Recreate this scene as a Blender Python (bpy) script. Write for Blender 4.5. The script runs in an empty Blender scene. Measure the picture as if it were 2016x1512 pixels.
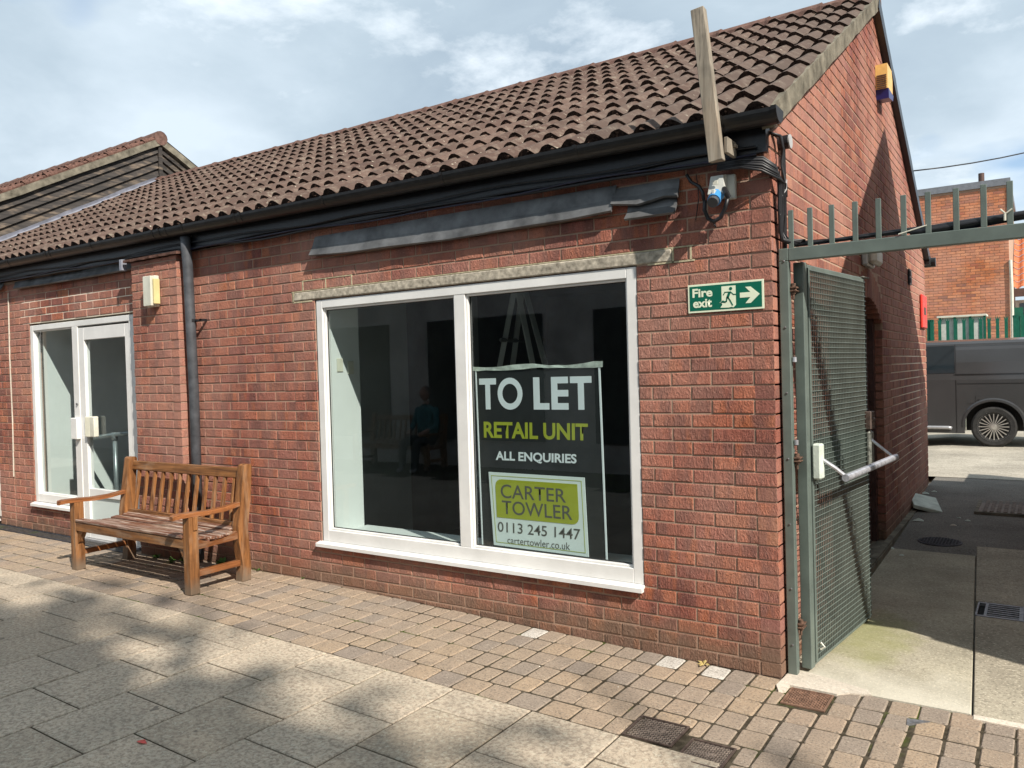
import bpy, bmesh, math, random
from mathutils import Vector, Matrix
R = math.radians
rng = random.Random(7)
scene = bpy.context.scene
COL = scene.collection

# ---------------------------------------------------------------- camera, sky, sun, exposure
CAM = Vector((1.1234, -4.0595, 1.6016))
def setup_camera():
    rx, ry, rz = -.0152, -.0279, -.5917
    fw = Vector((math.sin(rz)*math.cos(rx), math.cos(rz)*math.cos(rx), math.sin(rx)))
    rt = Vector((math.cos(rz), -math.sin(rz), 0)); up = rt.cross(fw)
    r2 = rt*math.cos(ry) + up*math.sin(ry); u2 = -rt*math.sin(ry) + up*math.cos(ry)
    cd = bpy.data.cameras.new('camera'); c = bpy.data.objects.new('camera', cd); COL.objects.link(c)
    m = Matrix((r2, u2, -fw)).transposed().to_4x4(); m.translation = CAM
    c.matrix_world = m
    cd.sensor_width = 36; cd.lens = 36*1553.49/2016; cd.clip_end = 900; cd.clip_start = .05
    scene.camera = c
setup_camera()
LIGHT = Vector((-1.05, .48, -1.0)).normalized()
SUN_ELEV = math.asin(-LIGHT.z); SUN_AZ = math.atan2(-LIGHT.x, -LIGHT.y)
def setup_world():
    w = bpy.data.worlds.new('World'); scene.world = w; w.use_nodes = True
    nt = w.node_tree; N = nt.nodes; L = nt.links
    for n in list(N): N.remove(n)
    out = N.new('ShaderNodeOutputWorld'); bg = N.new('ShaderNodeBackground'); bg.inputs['Strength'].default_value = .1
    sky = N.new('ShaderNodeTexSky'); sky.sky_type = 'NISHITA'; sky.sun_disc = False
    sky.sun_elevation = SUN_ELEV; sky.sun_rotation = SUN_AZ
    tc = N.new('ShaderNodeTexCoord'); sep = N.new('ShaderNodeSeparateXYZ'); L.new(tc.outputs['Generated'], sep.inputs[0])
    zz = N.new('ShaderNodeMath'); zz.operation = 'MAXIMUM'; L.new(sep.outputs[2], zz.inputs[0]); zz.inputs[1].default_value = 0
    za = N.new('ShaderNodeMath'); za.operation = 'ADD'; L.new(zz.outputs[0], za.inputs[0]); za.inputs[1].default_value = .22
    cmb = N.new('ShaderNodeCombineXYZ')
    for i in (0, 1):
        d = N.new('ShaderNodeMath'); d.operation = 'DIVIDE'; L.new(sep.outputs[i], d.inputs[0]); L.new(za.outputs[0], d.inputs[1]); L.new(d.outputs[0], cmb.inputs[i])
    def noise(scale, detail, rough, off, dist=0):
        mp = N.new('ShaderNodeMapping'); mp.inputs['Location'].default_value = off; L.new(cmb.outputs[0], mp.inputs[0])
        n = N.new('ShaderNodeTexNoise'); n.inputs['Scale'].default_value = scale; n.inputs['Detail'].default_value = detail
        n.inputs['Roughness'].default_value = rough; n.inputs['Distortion'].default_value = dist; L.new(mp.outputs[0], n.inputs['Vector']); return n.outputs[0]
    def ramp(src, stops):
        r = N.new('ShaderNodeValToRGB'); L.new(src, r.inputs[0]); e = r.color_ramp.elements
        while len(e) < len(stops): e.new(.5)
        for i, (p, c) in enumerate(stops): e[i].position = p; e[i].color = (*c, 1)
        return r.outputs[0]
    grey = ramp(noise(1.1, 7, .56, (3.1, 1.7, 0), .3), [(.30, (2.55, 3.2, 3.85)), (.48, (3.2, 3.9, 4.5)), (.66, (4.5, 5.2, 5.8))])
    puff = ramp(noise(1.6, 9, .62, (5.6, 9.4, 0), .1), [(.56, (0, 0, 0)), (.74, (1, 1, 1))])
    gap = ramp(noise(1.4, 4, .5, (8.3, 2.2, 0)), [(.60, (0, 0, 0)), (.72, (1, 1, 1))])
    def mix(f, a, b):
        m = N.new('ShaderNodeMix'); m.data_type = 'RGBA'; L.new(f, m.inputs[0])
        for s, v in ((6, a), (7, b)):
            if isinstance(v, tuple): m.inputs[s].default_value = (*v, 1)
            else: L.new(v, m.inputs[s])
        return m.outputs[2]
    c1 = mix(puff, grey, (6.8, 7.3, 7.7)); c2 = mix(gap, c1, sky.outputs[0])
    hz = N.new('ShaderNodeMapRange'); hz.inputs[1].default_value = 0; hz.inputs[2].default_value = .22; hz.inputs[3].default_value = .55; hz.inputs[4].default_value = 0
    L.new(sep.outputs[2], hz.inputs[0])
    c3 = mix(hz.outputs[0], c2, (5.0, 5.8, 6.4))
    L.new(c3, bg.inputs[0]); L.new(bg.outputs[0], out.inputs[0])
setup_world()
sd = bpy.data.lights.new('sun', 'SUN'); sd.energy = 3.6; sd.angle = R(.55); sd.color = (1, .93, .83)
so = bpy.data.objects.new('sun', sd); COL.objects.link(so); so.rotation_euler = LIGHT.to_track_quat('-Z', 'Y').to_euler()
vs = scene.view_settings; vs.view_transform = 'Standard'; vs.look = 'None'; vs.gamma = 1; vs.use_curve_mapping = False
vs.exposure = .84
scene.display_settings.display_device = 'sRGB'
try:
    scene.cycles.max_bounces = 8; scene.cycles.transparent_max_bounces = 12
except Exception: pass

# ---------------------------------------------------------------- helpers
ORIG = {}
class MB:
    def __init__(s): s.v = []; s.f = []; s.m = []
    def add(s, vs, fs, mi=0):
        b = len(s.v); s.v += [Vector(p) for p in vs]
        for i, f in enumerate(fs): s.f.append([b+k for k in f]); s.m.append(mi if not isinstance(mi, (list, tuple)) else mi[i])
        return s
    def box(s, x0, x1, y0, y1, z0, z1, mi=0, M=None):
        if x0 > x1: x0, x1 = x1, x0
        if y0 > y1: y0, y1 = y1, y0
        if z0 > z1: z0, z1 = z1, z0
        vs = [Vector(p) for p in ((x0,y0,z0),(x1,y0,z0),(x1,y1,z0),(x0,y1,z0),(x0,y0,z1),(x1,y0,z1),(x1,y1,z1),(x0,y1,z1))]
        if M: vs = [M @ v for v in vs]
        return s.add(vs, [(0,3,2,1),(4,5,6,7),(0,1,5,4),(1,2,6,5),(2,3,7,6),(3,0,4,7)], mi)
    def cbox(s, x0, x1, y0, y1, z0, z1, c=.004, mi=0, M=None, j=0.):
        """box with chamfered edges (all 12)"""
        if x0 > x1: x0, x1 = x1, x0
        if y0 > y1: y0, y1 = y1, y0
        if z0 > z1: z0, z1 = z1, z0
        c = min(c, (x1-x0)*.45, (y1-y0)*.45, (z1-z0)*.45)
        bm = bmesh.new()
        vv = []
        X = (x0, x1); Y = (y0, y1); Z = (z0, z1)
        pts = {}
        for a in (0,1):
            for b in (0,1):
                for d in (0,1):
                    sx, sy, sz = (1 if a == 0 else -1)*c, (1 if b == 0 else -1)*c, (1 if d == 0 else -1)*c
                    jj = [rng.uniform(-j, j) for _ in range(3)] if j else (0,0,0)
                    bx, by, bz = X[a]+jj[0], Y[b]+jj[1], Z[d]+jj[2]
                    pts[(a,b,d,0)] = len(vv); vv.append((bx, by+sy, bz+sz))
                    pts[(a,b,d,1)] = len(vv); vv.append((bx+sx, by, bz+sz))
                    pts[(a,b,d,2)] = len(vv); vv.append((bx+sx, by+sy, bz))
        bm.free()
        F = []
        P = pts
        F.append([P[(0,0,0,0)],P[(0,0,1,0)],P[(0,1,1,0)],P[(0,1,0,0)]]); F.append([P[(1,0,0,0)],P[(1,1,0,0)],P[(1,1,1,0)],P[(1,0,1,0)]])
        F.append([P[(0,0,0,1)],P[(1,0,0,1)],P[(1,0,1,1)],P[(0,0,1,1)]]); F.append([P[(0,1,0,1)],P[(0,1,1,1)],P[(1,1,1,1)],P[(1,1,0,1)]])
        F.append([P[(0,0,0,2)],P[(0,1,0,2)],P[(1,1,0,2)],P[(1,0,0,2)]]); F.append([P[(0,0,1,2)],P[(1,0,1,2)],P[(1,1,1,2)],P[(0,1,1,2)]])
        for a in (0,1):
            for b in (0,1): F.append([P[(a,b,0,0)],P[(a,b,1,0)],P[(a,b,1,1)],P[(a,b,0,1)]])
            for d in (0,1): F.append([P[(a,0,d,0)],P[(a,1,d,0)],P[(a,1,d,2)],P[(a,0,d,2)]])
        for b in (0,1):
            for d in (0,1): F.append([P[(0,b,d,1)],P[(1,b,d,1)],P[(1,b,d,2)],P[(0,b,d,2)]])
        for a in (0,1):
            for b in (0,1):
                for d in (0,1): F.append([P[(a,b,d,0)],P[(a,b,d,1)],P[(a,b,d,2)]])
        cen = Vector(((x0+x1)/2, (y0+y1)/2, (z0+z1)/2)); W = [Vector(p) for p in vv]
        for f in F:
            n = (W[f[1]]-W[f[0]]).cross(W[f[2]]-W[f[0]])
            if n.dot(sum((W[k] for k in f), Vector())/len(f)-cen) < 0: f.reverse()
        if M: W = [M @ v for v in W]
        return s.add(W, F, mi)
    def prism(s, poly, a, b, axis='y', mi=0, M=None):
        n = len(poly)
        def p3(p, t):
            return {'y': (p[0], t, p[1]), 'x': (t, p[0], p[1]), 'z': (p[0], p[1], t)}[axis]
        vs = [Vector(p3(p, a)) for p in poly] + [Vector(p3(p, b)) for p in poly]
        if M: vs = [M @ v for v in vs]
        fs = [list(range(n)), list(range(2*n-1, n-1, -1))] + [[i, i+n, (i+1) % n+n, (i+1) % n] for i in range(n)]
        return s.add(vs, fs, mi)
    def tube(s, pts, r, n=8, mi=0, cap=True):
        pts = [Vector(p) for p in pts]; rings = []
        prev = None
        for i, p in enumerate(pts):
            d = (pts[min(i+1, len(pts)-1)]-pts[max(i-1, 0)]).normalized()
            ref = prev if prev is not None else (Vector((0,0,1)) if abs(d.z) < .9 else Vector((1,0,0)))
            u = (ref - d*ref.dot(d)).normalized(); prev = u; w = d.cross(u)
            rr = r[i] if isinstance(r, (list, tuple)) else r
            rings.append([p+(u*math.cos(2*math.pi*k/n)+w*math.sin(2*math.pi*k/n))*rr for k in range(n)])
        vs = [q for ring in rings for q in ring]; fs = []
        for i in range(len(pts)-1):
            for k in range(n): fs.append((i*n+k, i*n+(k+1) % n, (i+1)*n+(k+1) % n, (i+1)*n+k))
        if cap: fs.append(list(range(n-1, -1, -1))); fs.append([(len(pts)-1)*n+k for k in range(n)])
        return s.add(vs, fs, mi)
    def lathe(s, prof, c, axis='z', n=24, mi=0):
        """prof: (radius, height) list, closed with caps when radius 0"""
        vs = []; fs = []
        for (r, h) in prof:
            for k in range(n):
                a = 2*math.pi*k/n; x, y = r*math.cos(a), r*math.sin(a)
                vs.append(Vector(c)+Vector({'z': (x, y, h), 'y': (x, h, y), 'x': (h, x, y)}[axis]))
        for i in range(len(prof)-1):
            for k in range(n): fs.append((i*n+k, i*n+(k+1) % n, (i+1)*n+(k+1) % n, (i+1)*n+k))
        return s.add(vs, fs, mi)
    def merge(s, o, M=None):
        vs = [M @ v for v in o.v] if M else o.v
        b = len(s.v); s.v += list(vs); s.f += [[b+k for k in f] for f in o.f]; s.m += o.m; return s
    def mesh(s, name, mats, origin=Vector((0,0,0)), smooth=False, fix=False):
        me = bpy.data.meshes.new(name)
        me.from_pydata([tuple(v-origin) for v in s.v], [], s.f)
        for m in (mats if isinstance(mats, (list, tuple)) else [mats]): me.materials.append(m)
        if any(s.m): me.polygons.foreach_set('material_index', s.m)
        if smooth: me.polygons.foreach_set('use_smooth', [True]*len(me.polygons))
        if fix:
            bm = bmesh.new(); bm.from_mesh(me); bmesh.ops.recalc_face_normals(bm, faces=bm.faces); bm.to_mesh(me); bm.free()
        me.update(); return me
    def build(s, name, mats, parent=None, smooth=False, kind=None, fix=True, label=None):
        org = ORIG.get(parent.name, Vector((0,0,0))) if parent else Vector((0,0,0))
        o = bpy.data.objects.new(name, s.mesh(name, mats, org, smooth, fix)); COL.objects.link(o)
        if parent: o.parent = parent
        ORIG[o.name] = org.copy()
        if kind: o['kind'] = kind
        if label: o['label'] = label
        return o
def thing(name, label, cat, loc=(0,0,0), group=None):
    o = bpy.data.objects.new(name, None); COL.objects.link(o); o.location = loc; o.empty_display_size = .2
    o['label'] = label; o['category'] = cat
    if group: o['group'] = group
    ORIG[o.name] = Vector(loc); return o
def tag(o, label, cat, group=None):
    o['label'] = label; o['category'] = cat
    if group: o['group'] = group
    return o
def place(name, me, parent, M):
    """a child object that shares a mesh; M is its world matrix (parents are unrotated)"""
    o = bpy.data.objects.new(name, me); COL.objects.link(o); o.parent = parent
    M = M.copy(); M.translation = M.translation-ORIG[parent.name]; o.matrix_local = M; ORIG[o.name] = ORIG[parent.name]
    return o

# ---------------------------------------------------------------- materials
class NT:
    def __init__(s, name):
        s.m = bpy.data.materials.new(name); s.m.use_nodes = True; s.nt = s.m.node_tree; s.N = s.nt.nodes; s.L = s.nt.links
        s.b = s.N['Principled BSDF']; s.out = s.N['Material Output']
        g = s.N.new('ShaderNodeNewGeometry'); s.pos = g.outputs['Position']; s.geo = g
        oi = s.N.new('ShaderNodeObjectInfo')
        a = s.math('ADD', oi.outputs['Random'], g.outputs['Random Per Island']); s.rnd = s.math('FRACT', a)
    def math(s, op, a, b=None, c=None):
        n = s.N.new('ShaderNodeMath'); n.operation = op
        for i, v in enumerate((a, b, c)):
            if v is None: continue
            if isinstance(v, (int, float)): n.inputs[i].default_value = v
            else: s.L.new(v, n.inputs[i])
        return n.outputs[0]
    def map(s, vec, scale=(1,1,1), loc=(0,0,0), rot=(0,0,0)):
        n = s.N.new('ShaderNodeMapping'); s.L.new(vec, n.inputs[0]); n.inputs['Scale'].default_value = scale
        n.inputs['Location'].default_value = loc; n.inputs['Rotation'].default_value = rot; return n.outputs[0]
    def noise(s, scale, detail=4, rough=.5, vec=None, dist=0, w=None):
        n = s.N.new('ShaderNodeTexNoise'); n.inputs['Scale'].default_value = scale; n.inputs['Detail'].default_value = detail
        n.inputs['Roughness'].default_value = rough; n.inputs['Distortion'].default_value = dist
        if w is not None: n.noise_dimensions = '4D'; s.L.new(w, n.inputs['W'])
        s.L.new(vec if vec is not None else s.pos, n.inputs['Vector']); return n.outputs[0]
    def vor(s, scale, vec=None, feature='F1', out=0):
        n = s.N.new('ShaderNodeTexVoronoi'); n.feature = feature; n.inputs['Scale'].default_value = scale
        s.L.new(vec if vec is not None else s.pos, n.inputs['Vector']); return n.outputs[out]
    def ramp(s, src, stops, interp='LINEAR'):
        r = s.N.new('ShaderNodeValToRGB'); s.L.new(src, r.inputs[0]); e = r.color_ramp.elements; r.color_ramp.interpolation = interp
        while len(e) < len(stops): e.new(.5)
        for i, (p, c) in enumerate(stops):
            e[i].position = p; e[i].color = (*(c if isinstance(c, tuple) else (c, c, c)), 1)
        return r.outputs[0]
    def mix(s, f, a, b, mode='MIX'):
        m = s.N.new('ShaderNodeMix'); m.data_type = 'RGBA'; m.blend_type = mode
        if isinstance(f, (int, float)): m.inputs[0].default_value = f
        else: s.L.new(f, m.inputs[0])
        for i, v in ((6, a), (7, b)):
            if isinstance(v, tuple): m.inputs[i].default_value = (*v, 1)
            else: s.L.new(v, m.inputs[i])
        return m.outputs[2]
    def bump(s, h, strength=.5, dist=.01, prev=None):
        n = s.N.new('ShaderNodeBump'); n.inputs['Strength'].default_value = strength; n.inputs['Distance'].default_value = dist
        s.L.new(h, n.inputs['Height'])
        if prev is not None: s.L.new(prev, n.inputs['Normal'])
        return n.outputs[0]
    def done(s, col=None, rough=None, normal=None, metal=0, spec=.3):
        if col is not None:
            if isinstance(col, tuple): s.b.inputs['Base Color'].default_value = (*col, 1)
            else: s.L.new(col, s.b.inputs['Base Color'])
        if rough is not None:
            if isinstance(rough, (int, float)): s.b.inputs['Roughness'].default_value = rough
            else: s.L.new(rough, s.b.inputs['Roughness'])
        if normal is not None: s.L.new(normal, s.b.inputs['Normal'])
        s.b.inputs['Metallic'].default_value = metal; s.b.inputs['Specular IOR Level'].default_value = spec
        return s.m
def brick_mat(name, stops, band, rough_bump=.8, axis_scale=(9, 9, 2), front=True):
    n = NT(name)
    base = n.ramp(n.rnd, stops, 'LINEAR')
    w = n.math('MULTIPLY', n.rnd, 37.)
    bn = n.noise(1., 2, .6, n.map(n.pos, axis_scale), .4, w)
    c = n.mix(n.ramp(bn, [(.44, 0.), (.60, .85)]), base, band)
    bn2 = n.noise(1., 1, .5, n.map(n.pos, (axis_scale[0]*1.3, axis_scale[1]*1.3, 3), (4, 2, 0)), .2, w)
    c = n.mix(n.ramp(bn2, [(.60, 0.), (.72, .6)]), c, (.46, .13, .045))
    sp = n.noise(120, 5, .7)
    c = n.mix(n.ramp(sp, [(.36, .62), (.5, 0.)]), c, (.07, .025, .02))
    c = n.mix(n.ramp(n.noise(70, 3, .6), [(.60, 0.), (.72, .5)]), c, (.55, .34, .25))
    c = n.mix(n.ramp(n.noise(1.1, 3, .6), [(.34, 0.), (.62, .5)]), c, (.54, .30, .23))  # broad random pink tone, boosted to suggest sunlight reflected onto the wall
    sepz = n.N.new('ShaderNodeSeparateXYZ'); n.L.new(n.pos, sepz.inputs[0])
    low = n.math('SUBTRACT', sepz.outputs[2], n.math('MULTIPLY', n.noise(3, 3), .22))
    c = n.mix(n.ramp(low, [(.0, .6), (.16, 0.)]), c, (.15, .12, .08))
    if front:
        h = n.noise(1, 3, .65, n.map(n.pos, (62, 62, 26), (0,0,0), (0, R(38), 0)), 1.2)
    else:
        h = n.noise(1, 3, .6, n.map(n.pos, (75, 60, 45)), .6)
    b1 = n.bump(h, rough_bump, .013); b2 = n.bump(n.noise(220, 3, .6), .35, .002, b1)
    return n.done(c, .88, b2, spec=.2)
RED = [(0, (.29, .092, .066)), (.2, (.38, .122, .078)), (.42, (.45, .150, .085)), (.6, (.35, .108, .076)), (.78, (.28, .095, .078)), (.92, (.48, .178, .092)), (1, (.20, .075, .066))]
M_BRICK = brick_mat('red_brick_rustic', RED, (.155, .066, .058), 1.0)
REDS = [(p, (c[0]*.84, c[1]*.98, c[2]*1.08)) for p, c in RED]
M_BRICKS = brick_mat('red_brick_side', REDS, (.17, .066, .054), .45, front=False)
ORG = [(0, (.50, .16, .06)), (.3, (.58, .21, .09)), (.6, (.64, .27, .125)), (.82, (.46, .13, .06)), (.93, (.20, .09, .07)), (1, (.54, .20, .09))]
M_BRICKO = brick_mat('orange_brick', ORG, (.36, .14, .07), .2, (4, 4, 2), front=False)
def mortar_mat():
    n = NT('mortar')
    sep = n.N.new('ShaderNodeSeparateXYZ'); n.L.new(n.pos, sep.inputs[0]); X, Y, Z = sep.outputs
    def win(v, a, b):
        return n.math('MULTIPLY', n.math('GREATER_THAN', v, a), n.math('LESS_THAN', v, b))
    wob = n.math('MULTIPLY', n.math('SUBTRACT', n.noise(5, 3), .5), .5)
    Xw = n.math('ADD', X, wob); Zw = n.math('ADD', Z, n.math('MULTIPLY', wob, .3)); Yw = n.math('ADD', Y, wob)
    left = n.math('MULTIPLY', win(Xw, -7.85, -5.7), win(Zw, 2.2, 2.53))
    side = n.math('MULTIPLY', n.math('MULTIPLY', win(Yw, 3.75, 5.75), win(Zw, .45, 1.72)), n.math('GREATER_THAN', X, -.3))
    c = n.mix(n.noise(20, 4), (.34, .225, .165), (.44, .31, .235))
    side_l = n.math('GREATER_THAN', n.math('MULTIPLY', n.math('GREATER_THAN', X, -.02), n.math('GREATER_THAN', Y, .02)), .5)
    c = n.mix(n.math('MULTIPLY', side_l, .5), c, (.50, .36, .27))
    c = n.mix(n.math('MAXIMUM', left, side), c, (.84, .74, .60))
    return n.done(c, .95, n.bump(n.noise(160, 3), .5, .003), spec=.1)
M_MORTAR = mortar_mat()
def simple(name, col, rough=.5, metal=0, var=.12, nscale=12, bump=0, bscale=80, spec=.4, dark=None):
    n = NT(name)
    d = tuple(x*(1-var*1.6) for x in col) if dark is None else dark
    l = tuple(min(1, x*(1+var)) for x in col)
    c = n.mix(n.ramp(n.noise(nscale, 5, .6), [(.3, 0.), (.7, 1.)]), d, l)
    return n.done(c, rough, n.bump(n.noise(bscale, 4), bump, .003) if bump else None, metal, spec)
def wood_mat(name, light, dark, along=(2.2, 34, 34), rough=.45, worn=None, wscale=1.):
    n = NT(name)
    w = n.math('MULTIPLY', n.rnd, 20.)
    g = n.noise(1, 5, .6, n.map(n.pos, along), .6, w)
    c = n.mix(n.ramp(g, [(.32, 0.), (.62, 1.)]), dark, light)
    c = n.mix(n.ramp(n.noise(1, 3, .7, n.map(n.pos, tuple(a*3 for a in along))), [(.30, .6), (.42, 0.)]), c, tuple(x*.35 for x in dark))
    if worn:
        c = n.mix(n.ramp(n.noise(1, 4, .65, n.map(n.pos, tuple(a*wscale for a in (3, 60, 60)))), [(.5, 0.), (.6, .9)]), c, worn)
    c = n.mix(n.ramp(n.noise(9, 3), [(.25, .35), (.45, 0.)]), c, tuple(x*.3 for x in dark))
    c = n.mix(n.ramp(n.noise(1, 3, .6, n.map(n.pos, tuple(a*.35+3 for a in along), (1, 2, 3))), [(.50, 0.), (.72, .45)]), c, (.36, .27, .19))
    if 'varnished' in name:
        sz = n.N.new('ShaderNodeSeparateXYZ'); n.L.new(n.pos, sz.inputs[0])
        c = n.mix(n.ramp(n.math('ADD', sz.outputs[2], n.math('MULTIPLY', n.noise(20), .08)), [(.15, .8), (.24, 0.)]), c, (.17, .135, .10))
    return n.done(c, rough, n.bump(g, .35, .003), spec=.45)
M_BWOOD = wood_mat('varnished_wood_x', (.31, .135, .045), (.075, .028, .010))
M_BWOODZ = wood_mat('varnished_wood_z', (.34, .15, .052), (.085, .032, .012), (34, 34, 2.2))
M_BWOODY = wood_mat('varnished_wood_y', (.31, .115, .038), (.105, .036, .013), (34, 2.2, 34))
M_BSEAT = wood_mat('worn_seat_wood', (.20, .085, .048), (.085, .034, .022), (2.2, 34, 34), .5, (.45, .36, .30))
M_PLANK = wood_mat('weathered_plank', (.34, .295, .235), (.13, .11, .085), (30, 30, 2.0), .9)
M_BOARD = wood_mat('black_weatherboard', (.055, .046, .040), (.010, .009, .009), (.8, .8, 30), .8)
def tile_mat():
    n = NT('roof_tile')
    base = n.ramp(n.rnd, [(0, (.085, .054, .044)), (.35, (.112, .073, .058)), (.7, (.098, .063, .051)), (1, (.135, .090, .072))])
    c = n.mix(n.ramp(n.noise(14, 5, .65), [(.48, 0.), (.68, .55)]), base, (.25, .20, .16))
    c = n.mix(n.ramp(n.noise(60, 4, .7), [(.30, .7), (.44, 0.)]), c, (.06, .045, .035))
    c = n.mix(n.ramp(n.noise(33, 2, .5), [(.70, 0.), (.74, .8)]), c, (.50, .46, .36))
    c = n.mix(n.ramp(n.noise(1, 4, .6, n.map(n.pos, (5, 1.6, 1.6))), [(.45, 0.), (.70, .5)]), c, (.075, .055, .045))
    c = n.mix(n.ramp(n.noise(7, 6, .75), [(.60, 0.), (.70, .45)]), c, (.27, .25, .19))
    sepx = n.N.new('ShaderNodeSeparateXYZ'); n.L.new(n.pos, sepx.inputs[0])
    c = n.mix(n.ramp(n.math('ADD', n.math('MULTIPLY', sepx.outputs[0], .1), n.math('MULTIPLY', n.noise(2), .3)), [(-.0, 0.), (.15, .45)]), c, (.105, .088, .076))
    return n.done(c, .9, n.bump(n.noise(90, 4), .5, .003), spec=.15)
M_TILE = tile_mat()
M_MOSS = simple('tile_edge_moss', (.045, .028, .022), .95, var=.5, nscale=60, bump=1, bscale=90, spec=.1)
M_RIDGE = simple('ridge_tile', (.155, .092, .075), .9, var=.3, nscale=14, bump=.5, spec=.15)
M_CEMENT = simple('verge_cement', (.20, .18, .14), .95, var=.35, nscale=9, bump=.6, spec=.1)
M_RTILE = simple('red_roof_tile', (.13, .070, .054), .9, var=.4, nscale=30, bump=.5, spec=.15)
M_PANTILE = simple('pantile', (.50, .17, .08), .8, var=.25, nscale=8, spec=.2)
M_BLACK = simple('black_painted_timber', (.006, .0075, .012), .38, var=.4, nscale=25, bump=.2, spec=.5)
M_GUTTER = simple('black_gutter_plastic', (.010, .010, .011), .42, var=.4, nscale=20, spec=.5)
M_PIPE = simple('dark_grey_downpipe', (.075, .08, .09), .5, var=.3, nscale=10, bump=.1, spec=.4)
M_CABLE = simple('black_cable', (.014, .014, .017), .45, var=.3, spec=.5)
M_CABLEB = simple('navy_cable', (.016, .018, .045), .4, var=.3, spec=.5)
M_CABLEW = simple('grey_cable', (.42, .42, .42), .5, var=.1)
M_LEAD = simple('lead_flashing', (.125, .127, .13), .5, .2, var=.4, nscale=6, bump=.25, bscale=25, spec=.5)
M_LEADL = simple('pale_lead_flashing', (.30, .31, .36), .55, .1, var=.2, nscale=6, bump=.2, bscale=25)
M_UPVC = simple('white_frame', (.78, .775, .755), .35, var=.07, nscale=3.5, spec=.5)
M_GASK = simple('black_gasket', (.02, .022, .022), .5)
M_LINTEL = simple('concrete_lintel', (.47, .42, .34), .92, var=.35, nscale=26, bump=.8, bscale=45, spec=.1)
M_GREEN = simple('grey_green_paint', (.125, .155, .138), .42, var=.14, nscale=6, bump=.08, bscale=30, spec=.5)
M_GALV = simple('galvanised_wire', (.34, .40, .37), .45, .35, var=.2, nscale=20)
M_RUST = simple('rusty_steel', (.17, .10, .07), .75, .3, var=.5, nscale=60, bump=.4)
M_CHROME = simple('worn_white_steel', (.62, .63, .68), .3, .55, var=.25, nscale=25)
M_LOCK = simple('old_lock_metal', (.26, .27, .24), .6, .4, var=.5, nscale=40, bump=.4)
M_OFFW = simple('off_white_plastic', (.66, .65, .55), .5, var=.1, nscale=8)
M_CREAM = simple('cream_plastic', (.70, .58, .28), .5, var=.1, nscale=8)
M_GREYP = simple('pale_grey_plastic', (.55, .56, .52), .45, var=.1)
M_BLUE = simple('blue_plastic', (.06, .28, .62), .4, var=.1)
M_NAVY = simple('navy_plastic', (.02, .02, .14), .35, var=.1)
M_YEL = simple('yellow_alarm_plastic', (.80, .50, .16), .45, var=.12, nscale=14)
M_DARK = simple('dark_void', (.012, .012, .012), .9)
M_DOORB = simple('brown_door_paint', (.10, .055, .05), .4, var=.25, nscale=5, bump=.15)
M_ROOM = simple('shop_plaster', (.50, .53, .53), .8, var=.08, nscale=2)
M_ROOMD = simple('shop_interior_dimmed', (.13, .14, .14), .8, var=.2, nscale=2)  # dimness of the room put into the colour of white walls
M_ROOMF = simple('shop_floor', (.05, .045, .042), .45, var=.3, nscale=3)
M_REVEAL = simple('white_painted_reveal', (.72, .75, .745), .6, var=.04, nscale=2)
M_PANELG = simple('pale_green_panel', (.60, .68, .66), .35, var=.04, nscale=2)
M_TUBE = simple('grey_handrail', (.30, .34, .36), .35, .5, var=.1)
def concrete(name, col, speck=.35, scale=55, moss=False, stain=.4):
    n = NT(name)
    c = n.mix(n.ramp(n.noise(1.5, 5, .6), [(.3, 0.), (.7, 1.)]), tuple(x*(1-stain) for x in col), tuple(x*1.12 for x in col))
    c = n.mix(n.ramp(n.noise(scale, 4, .7), [(.36, speck*1.6), (.5, 0.)]), c, tuple(x*.32 for x in col))
    c = n.mix(n.ramp(n.noise(scale*1.4, 3, .6, n.map(n.pos, (1, 1, 1), (3, 5, 1))), [(.56, 0.), (.68, speck*1.4)]), c, tuple(min(1, x*1.9) for x in col))
    c = n.mix(n.ramp(n.noise(1, 4, .6, n.map(n.pos, (2.2, 14, 3))), [(.5, 0.), (.75, .25)]), c, tuple(x*.5 for x in col))
    if moss:
        sep = n.N.new('ShaderNodeSeparateXYZ'); n.L.new(n.pos, sep.inputs[0])
        d = n.math('ADD', n.math('POWER', n.math('SUBTRACT', sep.outputs[0], .28), 2.), n.math('MULTIPLY', n.math('POWER', n.math('SUBTRACT', sep.outputs[1], .85), 2.), .22))
        dd = n.math('ADD', d, n.math('MULTIPLY', n.math('SUBTRACT', n.noise(7, 4), .5), .12))
        c = n.mix(n.ramp(dd, [(.0, .6), (.08, 0.)]), c, (.25, .26, .09))
        c = n.mix(n.ramp(n.math('ADD', sep.outputs[1], n.math('MULTIPLY', n.noise(4, 4), .8)), [(.42, .62), (.9, 0.)]), c, (.66, .62, .52))
    return n.done(c, .92, n.bump(n.noise(scale*1.3, 4, .65), .55, .004), spec=.15)
M_CONC = concrete('pale_concrete', (.45, .41, .315), .3, 60, True)
M_CONCR = concrete('rough_concrete', (.43, .385, .30), .38, 55)
M_CONCF = concrete('far_concrete', (.44, .40, .33), .3, 30)
M_ASPH = concrete('dark_asphalt', (.20, .185, .162), .5, 70)
M_PATCH = concrete('mortar_patch', (.62, .55, .46), .2, 60, stain=.2)
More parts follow.
